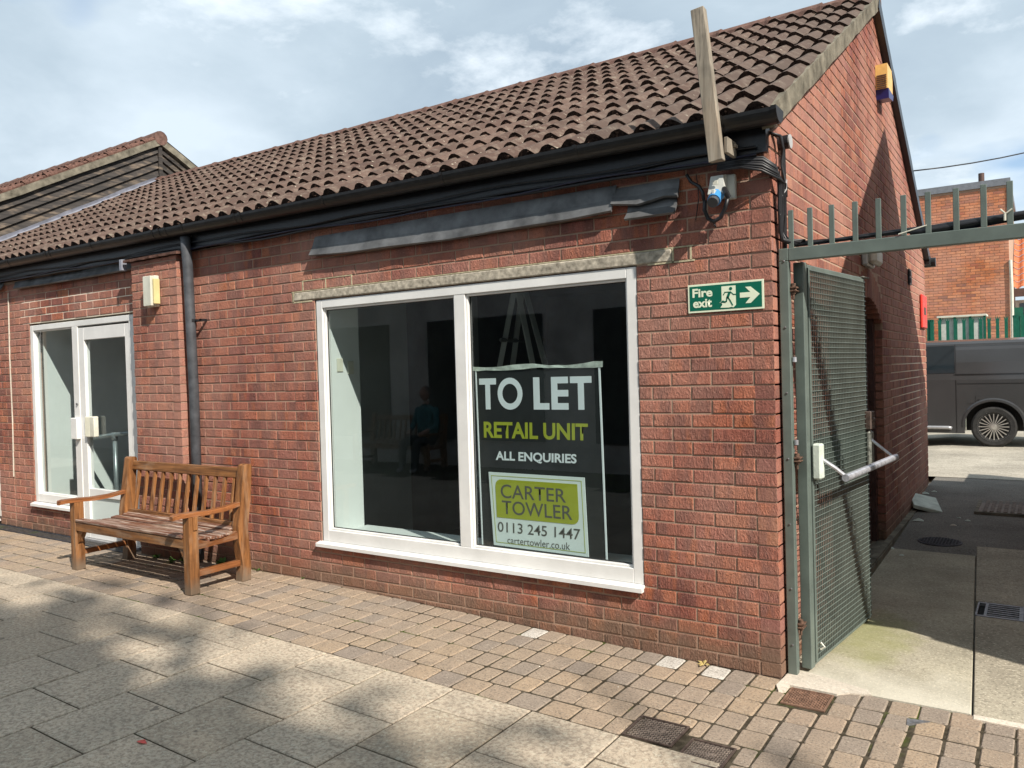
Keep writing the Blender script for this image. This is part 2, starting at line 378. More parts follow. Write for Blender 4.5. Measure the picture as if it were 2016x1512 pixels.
def slab_mat():
    n = NT('granite_slab')
    base = n.ramp(n.rnd, [(0, (.45, .37, .275)), (.5, (.51, .42, .32)), (1, (.57, .475, .365))])
    c = n.mix(n.ramp(n.noise(52, 3, .75), [(.40, .7), (.55, 0.)]), base, (.22, .175, .135))
    c = n.mix(n.ramp(n.noise(50, 3, .75, n.map(n.pos, (1,1,1), (2, 7, 3))), [(.53, 0.), (.64, .42)]), c, (.72, .68, .54))
    c = n.mix(n.ramp(n.noise(2.2, 5, .6), [(.35, 0.), (.7, .3)]), c, (.20, .18, .15))
    c = n.mix(n.ramp(n.noise(11, 2, .5), [(.72, 0.), (.75, .6)]), c, (.09, .08, .07))
    return n.done(c, .85, n.bump(n.noise(110, 3, .7), .7, .005), spec=.2)
M_SLAB = slab_mat()
def sett_mat(name='sett', pal=None):
    n = NT(name)
    base = n.ramp(n.rnd, pal or [(0, (.32, .250, .190)), (.2, (.35, .270, .200)), (.4, (.375, .285, .205)), (.55, (.345, .268, .202)), (.7, (.315, .250, .195)), (.85, (.39, .290, .200)), (1, (.345, .262, .198))])
    c = n.mix(n.ramp(n.noise(95, 4, .75), [(.38, .7), (.5, 0.)]), base, (.12, .10, .08))
    c = n.mix(n.ramp(n.noise(80, 3, .7, n.map(n.pos, (1,1,1), (2, 7, 3))), [(.58, 0.), (.70, .55)]), c, (.60, .52, .42))
    c = n.mix(n.ramp(n.noise(12, 4, .6), [(.42, 0.), (.72, .3)]), c, (.17, .14, .115))
    c = n.mix(n.ramp(n.noise(40, 1, .5), [(.80, 0.), (.82, .9)]), c, (.7, .68, .6))
    return n.done(c, .9, n.bump(n.noise(120, 3, .7), .55, .004), spec=.15)
M_SETT = sett_mat()
M_SETTW = sett_mat('white_stained_sett', [(0, (.55, .52, .47)), (1, (.62, .58, .52))])
M_SETTG = sett_mat('grey_sett', [(0, (.29, .235, .190)), (.5, (.305, .248, .198)), (1, (.275, .225, .185))])
def bed_mat():
    n = NT('joint_bedding')
    c = n.mix(n.ramp(n.noise(30, 4), [(.4, 0.), (.6, 1.)]), (.045, .037, .025), (.085, .070, .050))
    c = n.mix(n.ramp(n.noise(2.3, 4, .6), [(.56, 0.), (.66, .9)]), c, (.06, .085, .012))
    return n.done(c, .95, n.bump(n.noise(120, 3), .6, .004), spec=.1)
M_BED = bed_mat()
M_CAST = simple('cast_iron', (.12, .088, .074), .6, .3, var=.35, nscale=30, bump=.3)
M_CASTR = simple('brown_cast_iron', (.24, .14, .095), .75, .15, var=.3, nscale=30, bump=.3)
M_CASTG = simple('grey_cast_iron', (.22, .175, .145), .8, .1, var=.3, nscale=30, bump=.3)
M_CASTD = simple('blue_grey_iron', (.07, .066, .075), .7, .2, var=.3, nscale=30, bump=.3)
M_STEEL = simple('drain_steel', (.27, .27, .28), .5, .6, var=.3, nscale=30)
M_CHAN = simple('slot_drain_plastic', (.045, .05, .065), .6, .1, var=.4, nscale=30)
M_VAN = simple('dark_grey_van_paint', (.066, .066, .068), .16, .3, var=.05, nscale=2, spec=.6)
M_VANG = simple('van_window_glass', (.02, .028, .034), .05, 0, var=.05, spec=.8)
M_VANB = simple('black_trim', (.01, .01, .011), .5)
M_TYRE = simple('tyre_rubber', (.03, .029, .028), .85, var=.3, bump=.2)
M_RIM = simple('alloy_rim', (.62, .60, .57), .3, .8, var=.1)
M_SILV = simple('silver_trim', (.42, .42, .43), .35, .5)
M_FGREEN = simple('dark_green_paint', (.008, .11, .07), .45, var=.15)
M_CAPM = simple('grey_metal_capping', (.19, .20, .22), .5, .3, var=.12)
M_FLUE = simple('brown_flue', (.10, .06, .05), .7, .2)
M_RED = simple('red_sign_plastic', (.72, .045, .03), .35, var=.06)
M_SGREEN = simple('sign_green', (.0, .125, .075), .4, var=.03)
M_SGLOW = simple('photoluminescent_cream', (.78, .84, .64), .5, var=.02)
M_POSTER = simple('poster_black', (.022, .024, .025), .35, var=.1)
M_WHITEI = simple('white_print', (.74, .80, .84), .5, var=.02)
M_LIME = simple('lime_print', (.36, .40, .035), .5, var=.04)
M_GREYI = simple('grey_print', (.10, .10, .09), .5, var=.02)
M_BOARDW = simple('board_white', (.72, .80, .80), .45, var=.02)
M_TAPE = simple('clear_tape', (.50, .55, .50), .4, var=.2, nscale=30)
M_LEAF = simple('weed_leaf', (.06, .14, .02), .6, var=.35, nscale=60)
M_STRAW = simple('dry_straw', (.42, .32, .12), .8, var=.2)
M_LITR = simple('red_wrapper', (.65, .08, .06), .5, var=.3, nscale=90)
M_CREAMM = simple('cream_mortar', (.52, .46, .31), .95, var=.25, nscale=30, bump=.5, spec=.1)
M_WBLK = simple('white_painted_block', (.62, .68, .60), .8, var=.15, nscale=10, bump=.3)
M_STONEG = concrete('grey_stone', (.34, .35, .34), .3, 30)
M_RENDER = simple('opposite_render', (.66, .64, .60), .9, var=.2, nscale=2)
M_NEIGH = simple('neighbour_bounce_render', (.62, .58, .50), .9, var=.1, nscale=2)  # pale tone chosen so the unseen wall bounces light into the alley
M_FRAMEDK = simple('opposite_shopfront', (.05, .06, .06), .4)
M_TREE = simple('tree_leaf', (.05, .09, .02), .7, var=.3)
M_BARK = simple('bark', (.10, .08, .06), .9, var=.3, bump=.5)
def glass_mat(name, tint=(.83, .895, .88), refl=(.9, .95, 1.), f0=1.45):
    n = NT(name); N, L = n.N, n.L; N.remove(n.b)
    t = N.new('ShaderNodeBsdfTransparent'); t.inputs[0].default_value = (*tint, 1)
    g = N.new('ShaderNodeBsdfGlossy'); g.inputs['Roughness'].default_value = .0; g.inputs[0].default_value = (*refl, 1)
    dt = N.new('ShaderNodeVectorMath'); dt.operation = 'DOT_PRODUCT'; L.new(n.geo.outputs['Incoming'], dt.inputs[0]); L.new(n.geo.outputs['Normal'], dt.inputs[1])
    k = n.math('SUBTRACT', 1., n.math('ABSOLUTE', dt.outputs['Value'])); r0 = ((f0-1)/(f0+1))**2*1.8
    fo = n.math('ADD', r0, n.math('MULTIPLY', n.math('POWER', k, 5.), 1-r0))
    m = N.new('ShaderNodeMixShader'); L.new(fo, m.inputs[0]); L.new(t.outputs[0], m.inputs[1]); L.new(g.outputs[0], m.inputs[2])
    L.new(m.outputs[0], n.out.inputs[0]); return n.m
M_GLASS = glass_mat('window_glass', f0=1.5)
M_ACRYL = glass_mat('clear_acrylic', (.93, .95, .95), f0=1.2)

# ---------------------------------------------------------------- ground heights
def H(x, y):
    if y > 0 and x > -.3: z = .0036*min(y, 6.3)**2 + 0.*max(0, y-6.3)
    else: z = 0
    if x < 0: z += .022*min(-x, 3.5)*(1 if y < .2 else 0)
    return z
def dist_rank(c): return (Vector(c)-CAM).length

def sheet(name, xs, ys, zoff, mat, kind='structure', parent=None):
    mb = MB(); nx = len(xs); ny = len(ys)
    vs = [(x, y, H(x, y)+zoff) for y in ys for x in xs]
    mb.add(vs, [(j*nx+i, j*nx+i+1, (j+1)*nx+i+1, (j+1)*nx+i) for j in range(ny-1) for i in range(nx-1)])
    o = mb.build(name, mat, parent, fix=False)
    if kind: o['kind'] = kind
    return o
def frange(a, b, n): return [a+(b-a)*i/n for i in range(n+1)]
gx = [-120, -60, -30, -15] + frange(-10, -3.5, 4) + frange(-3.4, 0, 6)[:-1] + [0, .001, .5, 1, 2, 4, 8, 15, 30, 60, 120]
gy = [-120, -60, -30, -15, -8, -4, -1, 0, .2] + frange(.5, 6.5, 14) + [8, 10, 15, 30, 60, 120]
sheet('ground', gx, gy, -.06, M_CONCF)

# paving: bedding sheet with setts and slabs
paving = bpy.data.objects.new('paved_path', None); COL.objects.link(paving); paving['kind'] = 'structure'; ORIG['paved_path'] = Vector((0,0,0))
sheet('bedding', [-14, -9] + frange(-8, -3.5, 4) + frange(-3.4, 0, 6)[:-1] + [0, .5, 1.2, 2.5], [-6.2, -4, -2, -1, .0], -.0055, M_BED, None, paving)
pieces = []     # (rank, kind, x0, x1, y0, y1, mat)
ROWS = [(-.003, -.163), (-.165, -.327), (-.329, -.493), (-.495, -.66), (-.662, -.826)]
COVERS = [(-.43, -.19, -.985, -.755), (-.155, .05, -1.06, -.84), (.065, .275, -.295, -.08)]
def hit_cover(x0, x1, y0, y1):
    for a, b, c, d in COVERS:
        if x0 < b-.01 and x1 > a+.01 and y0 < d-.01 and y1 > c+.01: return (a, b, c, d)
def add_sett(x0, x1, y0, y1, m=0):
    ya, yb = min(y0, y1), max(y0, y1)
    c = hit_cover(x0, x1, ya, yb)
    parts = [(x0, x1, ya, yb)]
    if c:
        a, b, cc, d = c; parts = []
        if x0 < a: parts.append((x0, a-.005, ya, yb))
        if x1 > b: parts.append((b+.005, x1, ya, yb))
        xa, xb = max(x0, a), min(x1, b)
        if ya < cc: parts.append((xa, xb, ya, cc-.005))
        if yb > d: parts.append((xa, xb, d+.005, yb))
    for (p0, p1, q0, q1) in parts:
        if p1-p0 < .022 or q1-q0 < .022: continue
        pieces.append((dist_rank(((p0+p1)/2, (q0+q1)/2, 0)), p0, p1, q0, q1, m))
WHITES = [(-1.49, -.04), (-.60, -.07), (-.33, -.09)]
GRID = [0.]
while GRID[-1] > -9.2: GRID.append(GRID[-1]-.1265-rng.uniform(-.004, .004))
for ri, (y0, y1) in enumerate(ROWS):
    for gi in range(len(GRID)-1):
        xa, xb = GRID[gi]+rng.uniform(-.003, .003), GRID[gi+1]+rng.uniform(-.003, .003)
        if xa < -5.55 and ri == 0: continue
        m = 0
        for wx, wy in WHITES:
            if xb < wx < xa and y1 < wy < y0: m = 1
        if m == 0 and rng.random() < .12: m = 2
        add_sett(xb+.0035, xa-.0035, y0-.0045, y1+.0045, m)
x = -.0
while x > -9.2:       # border row laid lengthways
    w = .172+rng.uniform(-.008, .008)
    add_sett(x-w+.004, x-.004, -.832, -.982, 2 if rng.random() < .55 else 0); x -= w
ys = [.0, -.158, -.318, -.478, -.640, -.800, -.965, -1.13, -1.29, -1.45, -1.61, -1.77, -1.93, -2.09]
GR2 = [.003]
while GR2[-1] < 1.9: GR2.append(GR2[-1]+.126+rng.uniform(-.003, .003))
for i in range(len(ys)-1):
    for gi in range(len(GR2)-1):
        wid = .016 if gi in (4, 9) and i > 0 else .0035
        add_sett(GR2[gi]+.0035+rng.uniform(-.002, .002), GR2[gi+1]-wid+rng.uniform(-.002, .002), ys[i]-.0045, ys[i+1]+.0045, 2 if rng.random() < .35 else 0)
pieces.sort()
SM = [M_SETT, M_SETTW, M_SETTG]
def sett_mb(x0, x1, y0, y1, t=.05):
    mb = MB(); g = .0065; j = lambda: rng.uniform(-.003, .003)
    zj = rng.uniform(-.0022, .0022)
    base = [(x0, y0), (x1, y0), (x1, y1), (x0, y1)]
    base = [(a+j(), b+j()) for a, b in base]
    cx, cy = (x0+x1)/2, (y0+y1)/2
    def ins(p, d): return (p[0]+(d if p[0] < cx else -d), p[1]+(d if p[1] < cy else -d))
    rings = []
    for d, dz in ((0, -t), (0, -.0075), (.003, -.0028), (g, 0)):
        r = []
        for p in base:
            q = ins(p, d); qa = (q[0]+(.007 if q[0] < cx else -.007), q[1]); qb = (q[0], q[1]+(.007 if q[1] < cy else -.007))
            idx = base.index(p)
            pr_ = [qb, qa] if idx in (0, 2) else [qa, qb]
            r += [(a, b, H(a, b)+dz+zj) for a, b in pr_]
        rings.append(r)
    vs = [p for r in rings for p in r]; fs = []
    for i in range(3):
        for k in range(8): fs.append((i*8+k, i*8+(k+1) % 8, (i+1)*8+(k+1) % 8, (i+1)*8+k))
    fs.append(tuple(24+k for k in range(8)))
    return mb.add(vs, fs)
stuff = MB()
for i, (_, x0, x1, y0, y1, m) in enumerate(pieces):
    mb = sett_mb(x0, x1, y0, y1)
    if i < 300: mb.build('paving_sett', SM[m], paving)
    else:
        mb.m = [m]*len(mb.m); stuff.merge(mb)
stuff.build('paving_setts', SM, paving, kind='stuff')
# slabs, courses run away from the shop, joints staggered
col = 0; x = 0.03
while x > -10:
    w = .4545; yy = -.990
    first = .235 if col % 2 == 0 else .455
    a = yy; ln = first
    while a > -4.6:
        x0, x1, y0, y1 = x-w+.0045, x-.0045, a-ln+.0055, a-.0035
        skip = False
        for (ca, cb, cc, cd) in COVERS[:2]:
            if x0 < cb and x1 > ca and y1 > cc and y0 < cd:
                if cd > y1-.12: y1 = min(y1, max(cc-.006, y0+.05)) if False else y1
        mb = MB(); zj = rng.uniform(-.0015, .0015); tx = rng.uniform(-.0015, .0015)
        rings = []
        for d, dz in ((0, -.04), (0, -.0035), (.005, 0)):
            rings.append([(p, q, H(p, q)+dz+zj+.0012) for p, q in ((x0+d, y0+d), (x1-d, y0+d), (x1-d, y1-d), (x0+d, y1-d))])
        vs = [p for r in rings for p in r]
        fs = [(i*4+k, i*4+(k+1) % 4, (i+1)*4+(k+1) % 4, (i+1)*4+k) for i in range(2) for k in range(4)]+[(8, 9, 10, 11)]
        mb.add(vs, fs)
        mb.build('paving_slab', M_SLAB, paving)
        a -= ln; ln = .455
    x -= w; col += 1

# alley floor
alley = bpy.data.objects.new('alley_floor', None); COL.objects.link(alley); alley['kind'] = 'structure'; ORIG['alley_floor'] = Vector((0,0,0))
def panel(name, poly_x, y0, y1, mat, ztop=0.002, n=10, t=.05):
    """floor panel between left line and right line; poly_x(y)->(xl,xr)"""
    mb = MB(); vs = []
    for i in range(n+1):
        y = y0+(y1-y0)*i/n; xl, xr = poly_x(y)
        vs += [(xl, y, H(xl, y)+ztop-t), (xl, y, H(xl, y)+ztop-.004), (xl+.004, y, H(xl, y)+ztop), (xr-.004, y, H(xr, y)+ztop), (xr, y, H(xr, y)+ztop-.004), (xr, y, H(xr, y)+ztop-t)]
    fs = [(i*6+k, i*6+k+1, (i+1)*6+k+1, (i+1)*6+k) for i in range(n) for k in range(5)]
    fs += [(0, 1, 2, 3, 4, 5), tuple(n*6+k for k in (5, 4, 3, 2, 1, 0))]
    mb.add(vs, fs); return mb.build(name, mat, alley)
jx = lambda y: .84-.055*y       # long joint in the concrete
panel('concrete_panel', lambda y: (.0, jx(y)-.004), .003, 3.16, M_CONC)
panel('concrete_panel', lambda y: (jx(y)+.004, 1.32), .003, 1.56, M_CONCR)
panel('concrete_panel', lambda y: (jx(y)+.004, 1.32), 1.90, 3.5, M_CONCR)
panel('kerb_strip', lambda y: (jx(y)+.002, 1.9), -.055, -.004, M_PATCH, .006, 2)
sheet('asphalt', [0, .3, .6, .9, 1.32, 2.5], frange(3.12, 7.06, 10), -.002, M_ASPH, None, alley)
sheet('far_concrete', [-8, -4, -2, -.29, 0, .5, 1, 2, 4, 8], [7.07, 8, 10, 14, 24], .002, M_CONCF, None, alley)
mp = MB()
mp.prism([(-.0, -.10), (.03, -.17), (.058, -.15), (.06, -.075), (.17, -.07), (.28, -.075), (.33, -.03), (.42, .0), (.40, .05), (.24, .10), (.10, .14), (.015, .12)], -.02, .0072, 'z')
mp.build('mortar_patch', M_PATCH, alley)
kb = MB(); kb.box(0, .05, 2.1, 6.3, -.02, .09)
kb.build('wall_kicker', M_CEMENT, alley)
# joints of tar between concrete and asphalt
# ---------------------------------------------------------------- brickwork
BR = []       # (rank, matrix, w, h, face, wall)
def brick_mb(w, h, d=.10, bev=.0035):
    mb = MB(); c = bev
    j = lambda: rng.uniform(-.0014, .0014)
    pts = [(0, 0), (w, 0), (w, h), (0, h)]
    ins = [(c, c), (w-c, c), (w-c, h-c), (c, h-c)]
    vs = [(a, d, b) for a, b in pts] + [(a, c*.7, b) for a, b in pts] + [(a+j(), 0, b+j()) for a, b in ins]
    fs = [(0, 1, 5, 4), (1, 2, 6, 5), (2, 3, 7, 6), (3, 0, 4, 7), (4, 5, 9, 8), (5, 6, 10, 9), (6, 7, 11, 10), (7, 4, 8, 11), (8, 9, 10, 11)]
    return mb.add(vs, fs)
def wall_bricks(face, rects, wall):
    for (a0, a1, z0, z1, off) in rects:
        if a1-a0 < .012 or z1-z0 < .015: continue
        w, h = a1-a0, z1-z0; dj = rng.uniform(-.0016, .0016)
        if face == 'front': M = Matrix.Translation((a0, off+dj, z0)); c = Vector(((a0+a1)/2, off, (z0+z1)/2)); nrm = Vector((0,-1,0))
        else: M = Matrix.Translation((off-dj, a0, z0)) @ Matrix.Rotation(R(90), 4, 'Z'); c = Vector((off, (a0+a1)/2, (z0+z1)/2)); nrm = Vector((1,0,0))
        M = M @ Matrix.Rotation(rng.uniform(-.004, .004), 4, 'Y')
        d = c-CAM; area = w*h*abs(d.normalized().dot(nrm))/d.length_squared
        BR.append((-area, len(BR), M, round(w, 4), round(h, 4), face, wall))
CLIP = []
def courses(a_start, a_end, sgn, k0, k1, phase, off, holes, zmax=None, dmin=None):
    """perpends step away from a_start in direction sgn"""
    out = []
    for k in range(k0, k1):
        z0, z1 = .075*k+.005, .075*k+.070
        if dmin is not None: z0 = max(z0, dmin)
        if z1-z0 < .015: continue
        a = 0.; L = abs(a_end-a_start)
        step = phase(k)
        while a < L:
            b = min(L, a+step); step = .225
            lo, hi = sorted((a_start+sgn*a, a_start+sgn*b))
            # shrink for the joint (none at the outer corner)
            lo2 = lo+(.005 if (sgn < 0 and b < L) or (sgn > 0 and a > 0) else 0); hi2 = hi-(.005 if (sgn < 0 and a > 0) or (sgn > 0 and b < L) else 0)
            segs = [(lo2, hi2)]
            for (h0, h1, hz0, hz1) in holes:
                if z1 > hz0+.012 and z0 < hz1-.012:
                    ns = []
                    for s0, s1 in segs:
                        if s1 <= h0 or s0 >= h1: ns.append((s0, s1)); continue
                        if s0 < h0: ns.append((s0, h0))
                        if s1 > h1: ns.append((h1, s1))
                    segs = ns
            for s0, s1 in segs:
                if zmax:
                    if z1 > min(zmax(s0, s0), zmax(s1, s1)):
                        poly = [(s0, z0), (s1, z0)]
                        steps = [s1, (2*s1+s0)/3, (s1+2*s0)/3, s0]
                        if z0 < max(zmax(s0, s0), zmax(s1, s1)):
                            poly = [(y, z0) for y in steps[::-1]]+[(y, max(z0+.001, min(z1, zmax(y, y)))) for y in steps]
                            CLIP.append((poly, off))
                        continue
                out.append((s0, s1, z0, z1, off))
            a = b
    return out
shop = thing('brick_shop', 'long single storey red brick shop terrace with brown tiled roof', 'shop building', (0, 0, 0))
WIN = (-3.352, -.748, .372, 2.178); DOOR = (-7.69, -5.70, .372, 2.245)
front_core = MB()
T = .30; yb0, yb1 = .0045, T
LX0, LX1 = -3.574, -.528
def cbx(x0, x1, z0, z1, y0=yb0, y1=yb1): front_core.box(x0, x1, y0, y1, z0, z1)
cbx(WIN[1], -.0045, -.1, 2.70); cbx(WIN[0], WIN[1], -.1, WIN[2]); cbx(WIN[0], WIN[1], WIN[3], 2.70)
cbx(-4.9, WIN[0], -.1, 2.70); cbx(-5.7, -4.9, -.1, 2.70); cbx(DOOR[0], DOOR[1], DOOR[3], 2.72); cbx(DOOR[0], -6.78, -.1, DOOR[2])
cbx(-8.47, DOOR[0], -.1, 2.72); cbx(-10.2, -8.47, 2.3, 2.72)
fw = front_core.build('front_wall', M_MORTAR, shop)
ph = lambda k: .220 if k % 2 else .1075
lint = (LX0, LX1, 2.18, 2.245)
rects = courses(0, -4.885, -1, 0, 36, ph, 0, [(WIN[0], WIN[1], WIN[2], 2.178), lint])
rects += courses(-5.30, -8.12, -1, 0, 36, ph, 0, [(DOOR[0], -5.0, .372, 2.245), (-6.78, -5.0, -1, 2.245)])
rects += courses(-8.13, -8.47, -1, 0, 36, ph, 0, [])
rects += courses(-8.13, -10.2, -1, 31, 36, ph, 0, [(-8.48, -8.1, 0, 3)])
rects = [(a0, a1, max(z0, H(a0, -.1)-.01), min(z1, 2.69), o) for a0, a1, z0, z1, o in rects if z1 > H(a0, -.1)+.005]
wall_bricks('front', rects, 'front')
# pier
PX0, PX1, PY = -5.562, -4.885, -.112
pc = MB(); pc.box(PX0+.0045, PX1-.0045, PY+.0045, .012, -.05, 2.655); pier = pc.build('pier', M_MORTAR, shop)
r2 = courses(PX1, PX0, -1, 1, 36, lambda k: .225 if k % 2 else .1125, PY, [])
wall_bricks('front', [(a0, a1, z0, min(z1, 2.66), o) for a0, a1, z0, z1, o in r2], 'pier')
wall_bricks('side', [(PY+.0, -.002, .075*k+.005, min(.075*k+.070, 2.66), PX1) for k in range(1, 36)], 'pier')
# side wall with gable
SY = 6.33; RY = 3.165
EZ, SL = 2.845, .543            # tile surface height over Y=-.1 and the slope
def gz(y): return EZ-.135+SL*(min(y, 2*RY-y)+.1)
sc = MB(); sc.prism([(.010, -.1), (2.12, -.1), (2.12, 2.14), (3.30, 2.14), (3.30, -.1), (SY-.01, -.1), (SY-.01, gz(SY-.01)), (RY, gz(RY)), (.010, gz(.01))], -.30, -.0045, 'x')
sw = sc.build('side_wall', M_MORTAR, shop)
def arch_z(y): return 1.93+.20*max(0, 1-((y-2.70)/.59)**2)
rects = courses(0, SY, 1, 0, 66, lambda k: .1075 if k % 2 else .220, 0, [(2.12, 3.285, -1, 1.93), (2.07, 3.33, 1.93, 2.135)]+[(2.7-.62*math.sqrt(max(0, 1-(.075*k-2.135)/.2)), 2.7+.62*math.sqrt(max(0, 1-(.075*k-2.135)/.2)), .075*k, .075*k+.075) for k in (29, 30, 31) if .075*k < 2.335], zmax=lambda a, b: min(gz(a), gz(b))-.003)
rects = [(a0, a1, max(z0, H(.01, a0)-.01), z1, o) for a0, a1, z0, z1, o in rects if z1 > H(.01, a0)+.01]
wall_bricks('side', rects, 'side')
n_s = 16                                 # soldier arch over the side door
for i in range(n_s):
    y0 = 2.075+i*(1.25/n_s); y1 = y0+1.25/n_s-.009; zb = arch_z((y0+y1)/2)-.0
    wall_bricks('side', [(y0, y1, max(1.93, zb-.02), zb+.205, .0)], 'side')
BR.sort()
bmesh_cache = {}
rest = MB(); walls = {'front': fw, 'pier': pier, 'side': sw}
for i, (ar, _, M, w, h, face, wl) in enumerate(BR):
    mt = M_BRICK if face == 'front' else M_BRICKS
    if i < 300:
        key = (w, h, face)
        if key not in bmesh_cache: bmesh_cache[key] = brick_mb(w, h).mesh('brick', mt, fix=True)
        place('brick', bmesh_cache[key], walls[wl], M)
    else:
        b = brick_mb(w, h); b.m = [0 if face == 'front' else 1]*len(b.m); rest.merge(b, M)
for poly, off in CLIP:
    b = MB(); b.prism(poly, off-.08, off, 'x'); b.m = [1]*len(b.m); rest.merge(b)
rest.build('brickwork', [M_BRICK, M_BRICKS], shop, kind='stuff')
# rear and left walls so the building is closed
bk = MB(); bk.box(-10.2, -.31, SY-.3, SY-.02, -.1, 2.8); bk.build('rear_wall', M_BRICKS, shop)
# lintel above big window
lm = MB(); lm.cbox(LX0+.004, LX1-.008, -.004, .10, 2.180, 2.246, .006, j=.003); lm.build('lintel', M_LINTEL, shop, label='rough pale concrete lintel')
lj = MB()
for a, b, c, d in ((LX0-.02, LX1+.115, 2.2475, 2.2545), (LX0-.012, LX0+.003, 2.17, 2.2475), (LX1-.007, LX1+.004, 2.17, 2.2475), (LX1+.095, LX1+.106, 2.175, 2.2475), (LX1-.15, LX1+.12, 2.1685, 2.1775), (LX0-.01, LX0+.20, 2.1665, 2.1775), (LX0+.10, LX0+.62, 2.3230, 2.3295), (LX0+.10, LX0+.11, 2.256, 2.323), (LX0+.345, LX0+.354, 2.256, 2.323), (LX0+.61, LX0+.62, 2.256, 2.323)): lj.box(a, b, -.0022, .02, c, d)
lj.build('lintel_mortar', M_CREAMM, shop)
sj = MB(); sj.tube([(-8.10, -.004, 2.60), (-8.12, -.004, 1.9), (-8.11, -.004, 1.2), (-8.13, -.004, .62)], .007, 6); sj.build('sealant_joint', M_PATCH, shop)

# ---------------------------------------------------------------- roof
XL, XR = -10.2, .035
ang = math.atan(SL); cs, sn = math.cos(ang), math.sin(ang)
def rz(x): return .0082*(-x)
roof_core = MB()
def rp(x, v, n=0, back=False):
    """point on the roof plane: v metres up the slope, n above it"""
    y = -.11+v*cs-n*sn; z = EZ+v*sn+n*cs+rz(x)
    if back: y = 2*RY-y
    return Vector((x, y, z))
SLEN = (RY+.11)/cs
for back in (False, True):
    a = [rp(XL, .02, -.045, back), rp(XR-.02, .02, -.045, back), rp(XR-.02, SLEN, -.045, back), rp(XL, SLEN, -.045, back)]
    b = [rp(XL, .02, -.075, back), rp(XR-.02, .02, -.075, back), rp(XR-.02, SLEN, -.075, back), rp(XL, SLEN, -.075, back)]
    roof_core.add(a+b, [(0,1,2,3),(4,7,6,5),(0,4,5,1),(1,5,6,2),(2,6,7,3),(3,7,4,0)])
roof = roof_core.build('roof', M_MOSS, shop)
GAUGE = .327; TW = .30
def tile_mb(seed=0, w=TW, ln=.40):
    r = random.Random(seed); mb = MB(); n = 12
    def prof(u):
        t = (u % .15)/.15; return .038*math.exp(-((t-.56)/.30)**4)
    us = [w*i/n for i in range(n+1)]
    lo = [(u, 0+r.uniform(-.004, .004), prof(u)+.018+r.uniform(-.002, .002)) for u in us]; hi = [(u, ln, prof(u)-.012) for u in us]; fr = [(u, .003, -.012) for u in us]
    lo2 = [(u, .012, prof(u)+.020) for u in us]
    m = n+1; mb.add(lo+hi+fr, [(i, i+1, m+i+1, m+i) for i in range(n)], 0)
    b = len(mb.v)-3*m
    for i in range(n): mb.f.append([b+2*m+i, b+2*m+i+1, b+i+1, b+i]); mb.m.append(1)
    mb.f.append([b, b+m, b+2*m]); mb.m.append(0); mb.f.append([b+n, b+2*m+n, b+m+n]); mb.m.append(0)
    return mb
tvars = [tile_mb(s) for s in range(6)]
tmesh = [t.mesh('roof_tile', [M_TILE, M_MOSS]) for t in tvars]
TL = []
nrow = 12
for r_ in range(nrow):
    v = r_*GAUGE
    x = XR-TW
    while x > XL-.1:
        c = rp(x+.15, v+.15)
        M = Matrix.Translation(rp(x, v, .002+rng.uniform(-.002, .007))) @ Matrix.Rotation(rng.uniform(-.014, .014), 4, 'Z') @ Matrix.Rotation(ang, 4, 'X')
        TL.append(((c-CAM).length, M, rng.randrange(6))); x -= TW
TL.sort(key=lambda t: t[0])
rest = MB()
for i, (_, M, k) in enumerate(TL):
    if i < 300: place('roof_tile', tmesh[k], roof, M)
    else: rest.merge(tvars[k], M)
rest.build('roof_tiles', [M_TILE, M_MOSS], shop, kind='stuff', fix=False)
# moss lumps along the tile fronts
ml = MB()
for r_ in range(nrow):
    for i in range(int((XR-XL)/.15)):
        x = XR-.15*i-.06
        prob = .75 if x > -2.5 else .30
        for q in range(2):
            if rng.random() < prob*(1 if r_ < 3 or x > -2 else .8):
                u = x+rng.uniform(-.06, .05); s = rng.uniform(.008, .02); t = ((u-(XR-TW*50)) % .15)/.15
                hgt = .030*math.exp(-((t-.60)/.24)**4)
                p = rp(u, r_*GAUGE-.004, hgt+rng.uniform(-.005, .012))
                vs = [p+Vector((rng.uniform(-1, 1)*.25+dx, rng.uniform(-1, 1)*.25+dy, rng.uniform(-1, 1)*.2+dz*.7))*s for dx, dy, dz in ((1,0,0),(-1,0,0),(0,1,0),(0,-1,0),(0,0,1),(0,0,-1))]
                ml.add(vs, [(0,2,4),(2,1,4),(1,3,4),(3,0,4),(2,0,5),(1,2,5),(3,1,5),(0,3,5)])
ml.build('moss', M_MOSS, shop, kind='stuff', fix=True)
# back slope: plain sheet seen only at its verge
bs = MB(); bs.add([rp(XL, -.02, .02, True), rp(XR, -.02, .02, True), rp(XR, SLEN, .02, True), rp(XL, SLEN, .02, True)], [(0, 1, 2, 3)]); bs.build('rear_tiles', M_TILE, roof, fix=False)
